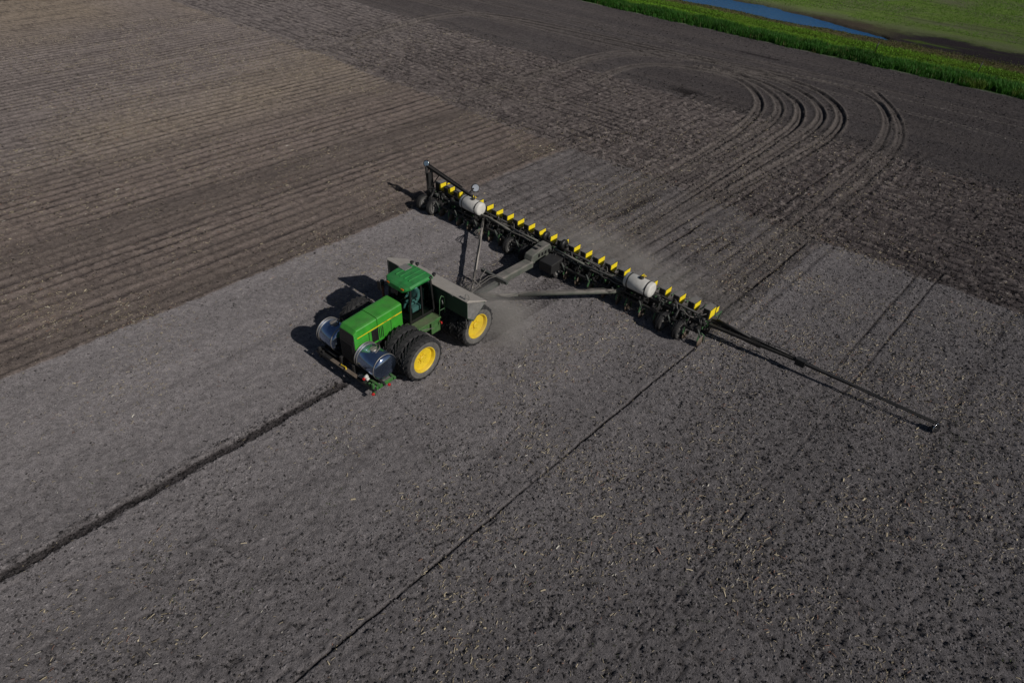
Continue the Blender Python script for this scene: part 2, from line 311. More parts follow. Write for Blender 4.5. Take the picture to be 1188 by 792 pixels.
    # dug spots
    for cx,cy,rx,ry,s in ((-10.7,29.6,1.3,.8,1),(-1.0,8.3,.35,2.2,.9),(-11.6,45.,2.8,.25,.8),(-9.9,29.0,.3,1.2,.6)):
        d = ((x-cx)/rx)**2+((y-cy)/ry)**2 + .8*fbm(x,y,.6,3,190); m = np.exp(-np.clip(d,0,9)**1.5)*s; h += -.12*m; C = lerp(C, dark*.55, m)
    # beyond the field: grass ditch, wet hollow, green crop
    g = sstep(50.3,50.9,y+wob); far = sstep(59.0,60.5,y+4*wob); 
    C = lerp(C, [.045,.10,.018], g); C = lerp(C, [.10,.16,.02], sstep(51.5,53,y)*np.clip(.75+.6*n2,0,1)); 
    h += -.25*np.exp(-((y-57.5)/.8)**2)*g*.6
    C = lerp(C, [.11,.095,.05], far*(1-sstep(62,63.5,y)))
    crop = sstep(66.3,69.5,y+6*wob+1.2*n2); bare = sstep(60.8,62.2,y+3*wob)*(1-crop)
    C = lerp(C, [.034,.029,.033], bare*sstep(-10,-4,x)*(1-.6*sstep(.1,.5,fbm(x*.3,y,1.6,3,260)))); C = lerp(C,[.075,.062,.048], bare*(1-sstep(-9,-2,x)))
    cv = np.clip(.78+.75*fbm(x,y,5,4,210)+.35*fbm(x*.2,y,1.1,3,220),0,1)
    C = lerp(C, [.125,.125,.085], crop); C = lerp(C, [.125,.205,.035], crop*cv*sstep(67.0,72,y+2*n2)*(.75+.25*np.cos(2*PI*y/ROWP))); 
    for y0,s,sl in ((76,.9,.035),(78,.7,.035),(86,.8,-.03),(88.3,.7,-.03),(96,.6,.02),(72.5,.5,.01)):
        m = bump1(y-sl*x-.6*fbm(x,y*0,12,2,230),y0,.22)*crop*s; C = lerp(C, [.055,.06,.035], m*.75); 
    for (cx,cy,r,s) in ((-18,88,7,.7),(-18,88,5.4,.5),(2,97,9,.6)):
        m = np.exp(-((np.hypot(x-cx,y-cy)-r)/.3)**2)*crop*s*(x>cx); C = lerp(C, [.16,.15,.12], m)
    # hollow that holds the water
    tx = np.clip(-4.2-x,0,None); pd = ((y-62.5-np.minimum(.13*tx,2.2)-.8*fbm(x,y,2.2,4,261))/ np.minimum(.3+.22*tx,3.3))**2; pool = np.exp(-pd**2)*sstep(-.5,1.0,tx)
    h += -.36*pool + .10*sstep(59.8,60.8,y); C = lerp(C, [.05,.045,.04], pool)
    C *= (1-.38*pit)[:,None]; C *= (1+.16*fbm(x,y*.03,.9,3,710)*(1-hatch)*(1-head)*(y<45))[:,None]; wn = vnoise(x,y,.11,700)+.6*vnoise(y,x,.07,701); C *= (1+.07*n2+.09*n3+.05*nf+.20*wn*(1-sstep(50,51,y)))[:,None]  # pits darkened in the colour, standing in for their cast shadow
    C = np.clip(C,.004,.6)
    wfar = np.clip((np.abs(x)-200)/800,0,1)
    return h*(1-wfar), C

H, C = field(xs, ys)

V = np.stack([xs,ys,H],1)
ii = (np.arange(nx-1)[:,None]*ny+np.arange(ny-1)[None,:]).ravel()
F = np.stack([ii,ii+ny,ii+ny+1,ii+1],1)
def soil_material():
    m = bpy.data.materials.new('tilled_soil'); m.use_nodes = True; nt = m.node_tree; N = nt.nodes; L = nt.links
    b = N['Principled BSDF']; N.remove(b); o = N['Material Output']
    df = N.new('ShaderNodeBsdfDiffuse'); df.inputs['Roughness'].default_value = 1.0; L.new(df.outputs[0], o.inputs[0])
    at = N.new('ShaderNodeAttribute'); at.attribute_name = 'soil'; tc = N.new('ShaderNodeTexCoord')
    def noise(s, d=5, r=.6):
        n = N.new('ShaderNodeTexNoise'); n.inputs['Scale'].default_value = s; n.inputs['Detail'].default_value = d; n.inputs['Roughness'].default_value = r
        L.new(tc.outputs['Object'], n.inputs['Vector']); return n.outputs['Fac']
    def mr(x,a,b_,c,d):
        r = N.new('ShaderNodeMapRange'); r.inputs[1].default_value=a; r.inputs[2].default_value=b_; r.inputs[3].default_value=c; r.inputs[4].default_value=d; L.new(x,r.inputs[0]); return r.outputs[0]
    def mth(op,a,b_):
        q = N.new('ShaderNodeMath'); q.operation = op
        for i,v in enumerate((a,b_)):
            if isinstance(v,(int,float)): q.inputs[i].default_value = v
            else: L.new(v,q.inputs[i])
        return q.outputs[0]
    f1 = mr(noise(20,8,.8),.34,.66,.50,1.55); f2 = mr(noise(2.2,4),.3,.7,.95,1.05)
    vo = N.new('ShaderNodeTexVoronoi'); vo.inputs['Scale'].default_value = 6.5; vo.inputs['Randomness'].default_value = 1
    nz = N.new('ShaderNodeTexNoise'); nz.inputs['Scale'].default_value = 5; L.new(tc.outputs['Object'], nz.inputs['Vector'])
    va = N.new('ShaderNodeVectorMath'); va.operation='MULTIPLY_ADD'; L.new(nz.outputs['Color'],va.inputs[0]); va.inputs[1].default_value=(.35,.35,.35); L.new(tc.outputs['Object'],va.inputs[2]); L.new(va.outputs[0],vo.inputs['Vector'])
    pits = mr(vo.outputs['Distance'],.10,.24,0,1)         # small hollows between crumbs, with painted shade
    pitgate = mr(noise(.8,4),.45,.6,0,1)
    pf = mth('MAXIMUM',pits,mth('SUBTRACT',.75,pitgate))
    f3 = mr(pf,0,1,.30,1)  # shade inside the hollows painted into the soil colour
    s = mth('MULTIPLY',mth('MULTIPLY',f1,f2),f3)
    v = N.new('ShaderNodeVectorMath'); v.operation='SCALE'; L.new(at.outputs['Color'],v.inputs[0]); L.new(s,v.inputs['Scale']); L.new(v.outputs[0],df.inputs['Color'])
    hgt = mth('ADD',mth('MULTIPLY',noise(16,7,.7),.11),mth('MULTIPLY',pf,.05)); hgt = mth('ADD',hgt,mth('MULTIPLY',noise(3.5,4),.08))
    bp = N.new('ShaderNodeBump'); bp.inputs['Strength'].default_value = .9; bp.inputs['Distance'].default_value = 1.0; L.new(hgt,bp.inputs['Height']); L.new(bp.outputs[0],df.inputs['Normal'])
    return m
SOIL = soil_material()
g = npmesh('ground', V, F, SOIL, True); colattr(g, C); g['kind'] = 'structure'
def attr_mat(name, rough=.9, trans=0, emissive=False):
    m = bpy.data.materials.new(name); m.use_nodes = True; nt = m.node_tree; b = nt.nodes['Principled BSDF']; a = nt.nodes.new('ShaderNodeAttribute'); a.attribute_name = 'soil'
    nt.links.new(a.outputs['Color'], b.inputs['Base Color']); b.inputs['Roughness'].default_value = rough; b.inputs['Specular IOR Level'].default_value = .2
    if trans:
        t = nt.nodes.new('ShaderNodeBsdfTranslucent'); nt.links.new(a.outputs['Color'], t.inputs[0]); mx = nt.nodes.new('ShaderNodeMixShader'); mx.inputs[0].default_value = trans
        nt.links.new(b.outputs[0], mx.inputs[1]); nt.links.new(t.outputs[0], mx.inputs[2]); nt.links.new(mx.outputs[0], nt.nodes['Material Output'].inputs[0])
    return m
# ---------------------------------------------------------------- clods
def scatter(n, x0,x1,y0,y1): return rng.uniform(x0,x1,n), rng.uniform(y0,y1,n)
def clods():
    px = []; py = []; sz = []
    for (n,x0,x1,y0,y1,a,b_) in ((34000,-12,32,-31,13,.018,.045),(130000,0,32,-31,12,.015,.044),(40000,-60,-9,-32,14,.022,.05),(40000,-45,22,12,30,.03,.07),(10000,-30,20,30,50,.03,.07),(16000,-9,9,0,20,.025,.06)):
        x,y = scatter(n,x0,x1,y0,y1); keep = rng.random(n) < np.clip(.55+.8*fbm(x,y,1.6,4,300)+.5*sstep(2,20,x)-.35*(1-sstep(-6,8,x-.4*y-8))*(y<12)*(x>-9.5),.05,1)
        x = x[keep]; y = y[keep]; px.append(x); py.append(y); s = a+(b_-a)*rng.random(len(x))**1.7; sz.append(s)
    n = 4200; y = rng.uniform(-45,-13.6,n); x = np.where(rng.random(n)<.3, rng.normal(-.28,.10,n), rng.normal(.0,.13,n)); px.append(x); py.append(y); sz.append(rng.uniform(.018,.05,n))
    x = np.concatenate(px); y = np.concatenate(py); s = np.concatenate(sz); n = len(x)
    h,c = field(x,y)
    base = np.array([(1,0,0),(0,1,0),(-1,0,0),(0,-1,0),(.0,.0,1),(.7,.7,.55),(-.7,.7,.6),(-.7,-.7,.5),(.7,-.7,.6)],float)
    fc = np.array([(0,5,4),(5,1,4),(1,6,4),(6,2,4),(2,7,4),(7,3,4),(3,8,4),(8,0,4),(0,1,5),(1,2,6),(2,3,7),(3,0,8)])
    k = len(base); th = rng.uniform(0,2*PI,n); P = base[None]*(1+.35*rng.uniform(-1,1,(n,k,1)))
    P = P*s[:,None,None]; P[:,:,2] *= rng.uniform(.6,1.25,n)[:,None]; P[:,:,0] *= rng.uniform(.8,1.7,n)[:,None]
    ct,st = np.cos(th)[:,None],np.sin(th)[:,None]; Q = P.copy(); Q[:,:,0] = P[:,:,0]*ct-P[:,:,1]*st+x[:,None]; Q[:,:,1] = P[:,:,0]*st+P[:,:,1]*ct+y[:,None]; Q[:,:,2] = P[:,:,2]+h[:,None]-.004
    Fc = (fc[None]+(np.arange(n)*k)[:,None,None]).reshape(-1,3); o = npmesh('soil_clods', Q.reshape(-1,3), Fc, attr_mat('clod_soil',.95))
    shade_mask = (rng.random((n,1)) < (.25+.45*sstep(-4,16,x-.3*y-4))[:,None]); c = np.where(shade_mask, c*rng.uniform(.15,.42,(n,1)), c*rng.uniform(.75,1.1,(n,1))); colattr(o, np.repeat(c,k,0)); tag(o,'loose grey soil crumbs and clods scattered over the tilled field','soil clods',kind='stuff')  # part of the crumbs coloured dark to stand in for clod shadows
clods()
# ---------------------------------------------------------------- crop residue
def residue():
    px=[];py=[];big=[]
    for (n,x0,x1,y0,y1,k) in ((85000,-14,32,-31,13,.85),(60000,-62,-9.5,-32,13,1.05),(26000,-45,20,0,30,1.05),(9000,4,32,-31,6,1.15)):
        x,y = scatter(n,x0,x1,y0,y1); dens = np.clip(.25+1.5*fbm(x,y,2.5,4,400)+.6*fbm(x,y,14,2,420),.03,1); keep = rng.random(n)<dens*np.where(y>28,.15,1)
        px.append(x[keep]);py.append(y[keep]);big.append(np.full(keep.sum(),k))
    x=np.concatenate(px);y=np.concatenate(py);k=np.concatenate(big);n=len(x); h,_=field(x,y)
    L = (.035+.17*rng.random(n)**2.8)*k; W = rng.uniform(.009,.020,n)*k*(1+1.2*(rng.random(n)<.08)); th = np.where(rng.random(n)<.5, PI/2+rng.normal(0,.5,n), rng.uniform(0,PI,n))
    d = np.stack([np.cos(th),np.sin(th)],1); pr = np.stack([-d[:,1],d[:,0]],1); tl = rng.uniform(-.25,.25,n)
    Z = h+.012+rng.uniform(0,.02,n); V = np.empty((n,6,3))
    for j,(a,b_) in enumerate(((-1,-1),(-1,1),(0,-1),(0,1),(1,-1),(1,1))):
        V[:,j,0] = x+d[:,0]*a*L/2+pr[:,0]*b_*W/2; V[:,j,1] = y+d[:,1]*a*L/2+pr[:,1]*b_*W/2; V[:,j,2] = Z+tl*a*L/2+(a==0)*.012+ (b_>0)*W*.4
    Fc = (np.array([(0,2,3,1),(2,4,5,3)])[None]+(np.arange(n)*6)[:,None,None]).reshape(-1,4)
    o = npmesh('crop_residue', V.reshape(-1,3), Fc, attr_mat('dry_stalks',.8)); t = rng.random((n,1))
    c = np.array([.20,.165,.110])*(1-t)+np.array([.56,.48,.34])*t; c *= rng.uniform(.55,1.1,(n,1)); r = rng.random(n)<.12; c[r] = np.array([.22,.13,.10])*rng.uniform(.6,1.1,(r.sum(),1)); q = rng.random(n)<.03; c[q]=np.array([.55,.52,.45])
    colattr(o, np.repeat(c,6,0)); tag(o,'pale broken stalks and straw bits littering the bare soil','crop residue',kind='stuff')
residue()
def blades(name, x, y, hgt, wid, lean, col, n_per, label, cat, z0=None, trans=.25, spread=.15):
    n = len(x)*n_per; X0 = np.repeat(x,n_per)+rng.normal(0,spread,n); Y0 = np.repeat(y,n_per)+rng.normal(0,spread,n); hh = np.repeat(hgt,n_per)*rng.uniform(.6,1.15,n)
    z = field(X0,Y0)[0]; a = rng.uniform(0,2*PI,n); le = lean*hh*rng.uniform(.2,1,n); w = wid*rng.uniform(.7,1.3,n); b = a+PI/2
    P = np.empty((n,5,3)); 
    for j,(t,s,wf) in enumerate(((0,-1,1),(0,1,1),(.6,-1,.7),(.6,1,.7),(1,0,0))):
        P[:,j,0] = X0+np.cos(a)*le*t**2+np.cos(b)*s*w*wf/2; P[:,j,1] = Y0+np.sin(a)*le*t**2+np.sin(b)*s*w*wf/2; P[:,j,2] = z-.02+hh*t*(1-.15*t)
    base = np.arange(n)*5; Fc = np.concatenate([np.stack([base,base+1,base+3],1),np.stack([base,base+3,base+2],1),np.stack([base+2,base+3,base+4],1)])
    o = npmesh(name, P.reshape(-1,3), Fc, attr_mat(name+'_leaf',.6,trans)); c = np.repeat(col,n_per,0)*rng.uniform(.7,1.25,(n,1)); colattr(o, np.repeat(c,5,0)); tag(o,label,cat,kind='stuff'); return o
# weeds among the soil
x,y = scatter(9000,-2,30,-31,6); keep = fbm(x,y,1.4,3,500)>.40; x=x[keep];y=y[keep]
x2,y2 = rng.normal(19.2,.5,30),rng.normal(.9,.6,30); x=np.concatenate([x,x2]);y=np.concatenate([y,y2])
blades('weed_seedlings', x,y,np.full(len(x),.07),.022,.9,np.tile([.062,.085,.022],(len(x),1)),5,'tiny green weed seedlings in patches on bare soil','weeds',spread=.05)
# tall grass of the ditch bank
n = 30000; x = rng.uniform(-95,50,n); y = 50.6+3.0*rng.random(n)**.9+.25*fbm(x,x*0,5,3,510); y += .5*fbm(x,x*0,1.3,3,511); hg = .72+.36*fbm(x,y,2.5,3,520)+.1*rng.random(n); hg *= sstep(50.3,51.2,y)*.5+.5
c = np.array([.036,.125,.014])*(1+.45*fbm(x,y,2.5,3,530))[:,None]; yl = fbm(x,y,1.5,3,540)>.5; c[yl] = np.array([.10,.17,.025]); yl = rng.random(n)<.03; c[yl] = np.array([.16,.14,.06])
blades('tall_grass', x,y,hg,.05,.45,c,5,'tall dark green grass along the edge of the bare field','grass')
n = 17000; x = rng.uniform(-95,50,n); y = rng.uniform(53.4,59.4,n); hg = .14+.10*fbm(x,y,3,3,550); c = np.array([.12,.25,.018])*(1+.5*fbm(x*.4,y,1.6,3,560))[:,None]; dk = np.abs(y-57.4-.2*np.sin(x*.4))<.35; c[dk] *= .35
o_ = blades('short_grass', x,y,np.clip(hg,.08,1),.07,.8,c,4,'bright yellow-green short grass behind the tall dark grass','grass',spread=.25)
n = 9000; x = rng.uniform(-95,50,n); y = 60.8+.8*rng.normal(0,1,n); c = np.where(rng.random((n,1))<.5,[[.085,.072,.038]],[[.085,.11,.02]])
blades('marsh_stubble', x,y,np.full(n,.16),.06,.9,c,3,'brownish low marsh plants along the near shore of the puddle','marsh plants',spread=.3)
n = 34000; x = rng.uniform(-45,25,n); y = 67.8+np.floor(rng.random(n)**.9*46)*ROWP+rng.normal(0,.07,n); keep = fbm(x,y,5,3,600)+sstep(68,73,y)*.8 > .25+.5*rng.random(n); x=x[keep]; y=y[keep]
blades('young_crop', x,y,np.full(len(x),.16),.05,.9,np.tile([.13,.25,.028],(len(x),1)),3,'young bright green crop plants in rows beyond the puddle','crop',spread=.08)
# water
wm = bpy.data.materials.new('puddle_water'); wm.use_nodes = True; nt = wm.node_tree; b = nt.nodes['Principled BSDF']; b.inputs['Base Color'].default_value = (.018,.10,.25,1); b.inputs['Roughness'].default_value = .12; b.inputs['IOR'].default_value = 1.33
nz = nt.nodes.new('ShaderNodeTexNoise'); nz.inputs['Scale'].default_value = 2.6; nz.inputs['Detail'].default_value = 8; tc = nt.nodes.new('ShaderNodeTexCoord'); mp = nt.nodes.new('ShaderNodeMapping'); mp.inputs['Scale'].default_value = (1,2.2,1)
nt.links.new(tc.outputs['Object'],mp.inputs[0]); nt.links.new(mp.outputs[0],nz.inputs['Vector']); bp = nt.nodes.new('ShaderNodeBump'); bp.inputs['Strength'].default_value = .8; bp.inputs['Distance'].default_value = .12; nt.links.new(nz.outputs['Fac'],bp.inputs['Height']); nt.links.new(bp.outputs[0],b.inputs['Normal'])
w = MB(); w.add([(-130,60.0,-.12),(-3.0,60.0,-.12),(-3.0,70,-.12),(-130,70,-.12)],[(0,1,2,3)]); o = w.build('water', wm); o['kind'] = 'structure'
# posts in the ditch
for i,(px_,py_,lab) in enumerate(((-3.6,54.6,'short dark post leaning in the tall grass, the left of two'),(5.9,54.9,'short dark post in the tall grass near the right edge'))):
    p = MB(); p.cyl((0,0,-.1),(.10,0,1.3),.05,.04,8); p.cyl((.10,0,1.3),(.11,0,1.36),.055,.05,8); o = p.build('marker_post', M['blackb'], loc=(px_,py_,0)); tag(o,lab,'post','posts in the ditch grass')
# ================================================================ TRACTOR
TR = empty('tractor', (-.12,-7.93,0), math.radians(2.2))
tag(TR,'green articulated four wheel drive tractor with yellow wheels pulling the planter','tractor')
def make_wheel(name, R, W, rr, parent, lugs=22, deep=.10, rimmat='rim'):
    """tyre with chevron lugs; outer side towards +x"""
    h = W/2; root = empty(name, parent=parent)
    body = MB(); t = R-.045
    prof = [(-h*.80,rr-.01),(-h*.98,rr+.10),(-h*1.0,R-.16),(-h*.9,t-.02),(-h*.5,t+.004),(0,t+.008),(h*.5,t+.004),(h*.9,t-.02),(h*1.0,R-.16),(h*.98,rr+.10),(h*.80,rr-.01)]
    body.lathe(prof[2:9], n=48); 
    for i in range(lugs):
        for sd in (-1,1):
            a0 = 2*PI*(i+(.5 if sd > 0 else 0))/lugs; a1 = a0+2*PI/lugs*1.25; wd = 2*PI/lugs*.30
            vs = []
            for (xx,aa) in ((sd*.01,a1),(sd*h*.92,a0)):
                for (da,r) in ((-wd/2,t-.02),(wd/2,t-.02),(wd/2*.8,R),(-wd/2*.8,R-.0)):
                    r2 = r-(.02 if abs(xx) > h*.5 else 0); vs.append((xx, math.cos(aa+da)*r2, math.sin(aa+da)*r2))
            # shoulder end of the lug
            for (da,r) in ((-wd/2,R-.16),(wd/2,R-.16),(wd/2*.8,R-.09),(-wd/2*.8,R-.09)): vs.append((sd*h*1.02, math.cos(a0+da)*r, math.sin(a0+da)*r))
            fs = [(0,1,2,3),(0,4,5,1),(1,5,6,2),(2,6,7,3),(3,7,4,0),(4,8,9,5),(5,9,10,6),(6,10,11,7),(7,11,8,4),(8,11,10,9)]
            body.add(vs, fs)
    ty = body.build('tyre', M['tyre'], root)
    sw = MB(); sw.lathe([prof[2],(-h*1.01,R-.17),prof[1],prof[0]],n=48); sw.lathe([prof[8],(h*1.01,R-.17),prof[9],prof[10]],n=48)
    sw.lathe([(h*1.012,rr+.12),(h*1.03,rr+.13),(h*1.012,rr+.14)],n=48); sw.build('sidewall', M['sidewall'], root)
    rim = MB(); d = deep
    rim.lathe([(-h*.82,rr+.025),(-h*.78,rr-.02),(-h*.4,rr-.06),(h*.35-.02,rr-.06),(h*.7,rr-.02),(h*.86,rr-.005),(h*.88,rr+.03),(h*.80,rr+.03)],n=48)
    rim.lathe([(h*.35-d,rr-.06),(h*.35-d,rr*.72),(h*.30-d-.02,rr*.45),(h*.30-d-.02,.02)],n=40)
    hub = MB(); hub.cyl((h*.30-d-.03,0,0),(h*.45-d+.02,0,0),rr*.26,rr*.22,16)
    for k in range(8):
        a = 2*PI*k/8; hub.cyl((h*.3-d-.02,math.cos(a)*rr*.36,math.sin(a)*rr*.36),(h*.3-d+.025,math.cos(a)*rr*.36,math.sin(a)*rr*.36),.018,n=6)
    rim.build('rim', M[rimmat], root); hub.build('hub', M[rimmat], root)
    return root
W0 = make_wheel('wheel', .965, .47, .55, TR, deep=.02)
first = True
for ly in (-3.1, 0.0):
    for lx in (1.95,1.43,.91,-.91,-1.43,-1.95):
        w_ = W0 if first else copy_tree(W0, TR); first = False
        w_.location = (lx,ly,.955); w_.rotation_euler = (random.uniform(0,6),0,0 if lx > 0 else PI)
for ly in (-3.1,0):
    ax = MB(); ax.cyl((-2.0,ly,.955),(2.0,ly,.955),.13,n=16); ax.lathe([(-.3,.0),(-.28,.28),(.28,.28),(.3,0)],c=(0,ly,.955),n=20); ax.build('axle', M['deckgreen'], TR)
ch = MB(); ch.box((-.36,-5.1,.85),(.36,-1.7,1.45)); ch.box((-.30,-1.7,.75),(.30,-1.2,1.3)); ch.cyl((0,-1.45,.6),(0,-1.45,1.5),.22); ch.box((-.42,-1.2,.8),(.42,1.0,1.4)); ch.box((-.25,1.0,.5),(.25,1.5,.75)); ch.box((-.8,-.55,1.4),(.8,.15,1.72))
ch.build('chassis', M['black'], TR, .02)
# hood: side profile (y,z), three lengths
hd = MB(); hw = .46
def hood_section(y, zt, zb, w): return [(-w-.01,y,zb),(-w,y,zt-.05),(-w+.03,y,zt-.015),(-w+.10,y,zt+.005),(0,y,zt+.012),(w-.10,y,zt+.005),(w-.03,y,zt-.015),(w,y,zt-.05),(w+.01,y,zb)]
secs = [(-2.68,2.68,1.50,.46),(-3.95,2.61,1.50,.46)]
def loft(mb, secs, fn, caps=True):
    k = len(mb.v); n = len(fn(*secs[0]))
    for s_ in secs: mb.v += fn(*s_)
    for i in range(len(secs)-1):
        for j in range(n-1): mb.f.append((k+i*n+j,k+i*n+j+1,k+(i+1)*n+j+1,k+(i+1)*n+j)); mb.sm.append(False)
    if caps: mb.f += [tuple(range(k,k+n)), tuple(range(k+(len(secs)-1)*n,k+len(secs)*n))]; mb.sm += [False]*2
loft(hd, secs, hood_section); loft(hd, [(-3.965,2.60,1.50,.455),(-4.96,2.54,1.50,.445),(-5.10,2.38,1.58,.43)], hood_section)
# louvre recess on both sides
hood = hd.build('hood', M['hoodgreen'], TR, .015)
for s_ in (1,-1):
    st = MB(); st.prism([(-2.70,2.31),(-4.98,2.20),(-4.98,2.17),(-2.70,2.265)], s_*.466, s_*.473); st.build('side_stripe', M['yellow'], hood)
    for word_,yc_ in (('JOHN',-3.55),('DEERE',-3.18)):
        if s_ < 0: yc_ = -3.55 if word_ == 'DEERE' else -3.18
        tc_ = bpy.data.curves.new('lettering','FONT'); tc_.body = word_; tc_.size = .075; tc_.extrude = .001; tc_.align_x = 'CENTER'; lt = bpy.data.objects.new('lettering', tc_); COL.objects.link(lt); tc_.materials.append(M['blackb'])
        lm_ = bpy.data.meshes.new_from_object(lt); bpy.data.objects.remove(lt); lt = bpy.data.objects.new('lettering', lm_); COL.objects.link(lt); lt.parent = hood
        lt.matrix_local = Matrix(((0,0,s_,s_*.475),(s_,0,0,yc_),(0,1,0,2.232),(0,0,0,1)))
    for yy_ in (-4.42,-3.3): sm_ = MB(); sm_.box((s_*.466-.004,yy_,1.55),(s_*.466+.005,yy_+.02,2.19)); sm_.build('panel_seam', M['blackb'], hood)
    vent = MB()
    for k in range(7): vent.box((s_*.452-.012,-4.25+k*.085,1.62),(s_*.452+.022,-4.25+k*.085+.04,2.12))
    vent.box((s_*.45-.01,-4.28,1.58),(s_*.45+.014,-3.66,2.16)); vent.build('side_vent', M['blackb'], hood)
gr = MB(); gr.prism([(-5.11,2.36),(-5.16,1.95),(-5.16,1.0),(-4.9,.95),(-4.9,2.36)], -.42,.42); grille = gr.build('grille', M['blackb'], hood, .02)
gs = MB()
for k in range(9): gs.box((-.38,-5.185,1.05+k*.1),(.38,-5.165,1.09+k*.1))
islands(gs,'grille_slat', M['black'], grille)
fr = MB(); fr.prism([(-.44,2.40),(.44,2.40),(.44,2.34),(-.44,2.34)],-4.93,-4.90,'y'); 
# front frame, tank cradle
ff = MB(); ff.box((-1.9,-5.42,.52),(1.75,-5.28,.64)); ff.box((-.45,-5.3,.6),(-.33,-4.6,1.0)); ff.box((.33,-5.3,.6),(.45,-4.6,1.0)); ff.box((-1.85,-5.0,.62),(1.85,-4.9,.74)); ff.box((-1.7,-5.35,.48),(-.6,-4.3,.53)); ff.box((.6,-5.35,.48),(1.4,-4.5,.53))
ff.build('front_frame', M['black'], TR, .01)
pl = MB(); pl.box((-.9,-5.46,.64),(.75,-5.30,.67)); pl.build('front_walkway', M['brown'], TR)
hk = MB(); hk.tube([(-.35,-5.3,.7),(-.2,-5.42,.78),(0,-5.36,.74),(.15,-5.45,.78)],.025); hk.build('tow_hook', M['yellow'], TR)
ps = MB(); ps.box((.75,-5.36,.70),(1.12,-5.18,.74)); ps.box((.86,-5.34,.74),(1.0,-5.24,.80)); ps.build('valve_plate', M['greymetal'], TR, .01)
for s_ in (1,-1):
    cr = MB(); 
    for yy in (-5.15,-4.42): cr.box((s_*.75 if s_>0 else -1.85, yy-.05, .62),(1.85 if s_>0 else -.75, yy+.05,.72))
    cr.box((s_*1.74-.04,-5.3,.55),(s_*1.74+.04,-4.4,.70)); cr.box((s_*1.66-.05,-5.42,.35),(s_*1.66+.05,-5.32,.86)); cr.box((s_*1.45-.04,-5.40,.42),(s_*1.45+.04,-5.32,.78)); cr.beam((s_*1.66,-5.36,.6),(s_*1.2,-5.36,.62),.05,.07)
    cr.build('tank_cradle', M['green'] if s_ > 0 else M['black'], TR, .01)
def steel_tank(x0,x1,parent):
    cy,cz,ry,rz = -4.70,1.29,.55,.54; L_ = x1-x0
    t = MB(); t.lathe([(x0-.175,.0),(x0-.16,.32),(x0-.12,.62),(x0-.06,.88),(x0,1.0),(x1,1.0),(x1+.06,.88),(x1+.12,.62),(x1+.16,.32),(x1+.175,.0)],c=(0,cy,cz),sy=ry,sz=rz,n=56)
    o = t.build('steel_tank', M['steel'], parent)
    o.data.polygons.foreach_set('use_smooth',[True]*len(o.data.polygons)); md = o.modifiers.new('Edge','EDGE_SPLIT'); md.split_angle = .9
    bd = MB()
    for xx in (x0+.04,x0+.16,x1-.05): bd.lathe([(xx-.02,1.0),(xx-.02,1.035),(xx+.02,1.035),(xx+.02,1.0)],c=(0,cy,cz),sy=ry,sz=rz,n=48)
    islands(bd,'band', M['band'], o); ld = MB(); xm = (x0+x1)/2; ld.cyl((xm,cy,cz+rz-.02),(xm,cy,cz+rz+.06),.15,.14,20); ld.box((xm-.02,cy-.16,cz+rz+.06),(xm+.02,cy+.16,cz+rz+.08)); ld.build('lid', M['band'], o)
    hs = MB(); hs.tube([(xm+.2,cy-.1,cz+rz-.02),(xm+.22,cy+.12,cz+rz+.12),(xm-.1,cy+.35,cz+rz-.05),(xm-.45,cy+.4,cz+.2)],.028); hs.build('hose', M['hose'], o)
steel_tank(.46,1.66,TR); steel_tank(-1.92,-.92,TR)
for i,(x_,y_,z_) in enumerate(((1.24,-5.42,.92),(1.82,-4.7,.52),(1.74,-5.44,.45))):
    l = MB(); l.cyl((x_,y_,z_),(x_+.03,y_-.05,z_),.06,n=12); l.build('marker_light', M['red'], TR)
pp = MB(); pp.cyl((1.22,-5.40,.93),(1.3,-5.3,1.02),.07,n=12); pp.cyl((1.36,-5.42,.9),(1.36,-5.3,.95),.06); pp.build('pump_cap', M['white'], TR)
# cab
cabx = .66; cy0,cy1 = -2.45,-1.12; zf,zr = 1.72,3.16
cb = MB(); cb.box((-.68,cy0,1.35),(.68,cy1,zf)); cab = cb.build('cab', M['blackb'], TR, .03)
pst = MB()
for sx in (-1,1):
    pst.beam((sx*.66,-2.44,zf),(sx*.60,-2.30,zr),.07,.07); pst.beam((sx*.68,-1.78,zf),(sx*.62,-1.76,zr),.06,.07); pst.beam((sx*.66,-1.14,zf),(sx*.60,-1.20,zr),.08,.08)
    pst.beam((sx*.67,-2.44,zf+.02),(sx*.67,-1.14,zf+.02),.05,.06)
pst.beam((-.66,-2.44,zf+.02),(.66,-2.44,zf+.02),.05); pst.beam((-.66,-1.14,zf+.02),(.66,-1.14,zf+.02),.05)
pst.build('cab_pillar', M['blackb'], cab)
gl = MB(); q = [(-.64,-2.45,zf+.03),(.64,-2.45,zf+.03),(.58,-2.31,zr),(-.58,-2.31,zr)]; gl.add(q,[(0,1,2,3)]); gl.build('windscreen', M['glass'], cab)
gl = MB(); q = [(-.64,-1.12,zf+.03),(.64,-1.12,zf+.03),(.58,-1.18,zr),(-.58,-1.18,zr)]; gl.add(q,[(0,1,2,3)]); gl.build('rear_window', M['glass'], cab)
for sx in (-1,1):
    gl = MB(); gl.add([(sx*.69,-2.40,zf+.03),(sx*.69,-1.18,zf+.03),(sx*.63,-1.22,zr),(sx*.63,-2.28,zr)],[(0,1,2,3)]); gl.build('side_window', M['glass'], cab)
rf = MB()
def roofsec(y,zt,w,e): return [(-w,y,zt-.15-e),(-w-.02,y,zt-.07-e),(-w+.05,y,zt-.01-e*.5),(-.25,y,zt+.02),(.25,y,zt+.02),(w-.05,y,zt-.01-e*.5),(w+.02,y,zt-.07-e),(w,y,zt-.15-e)]
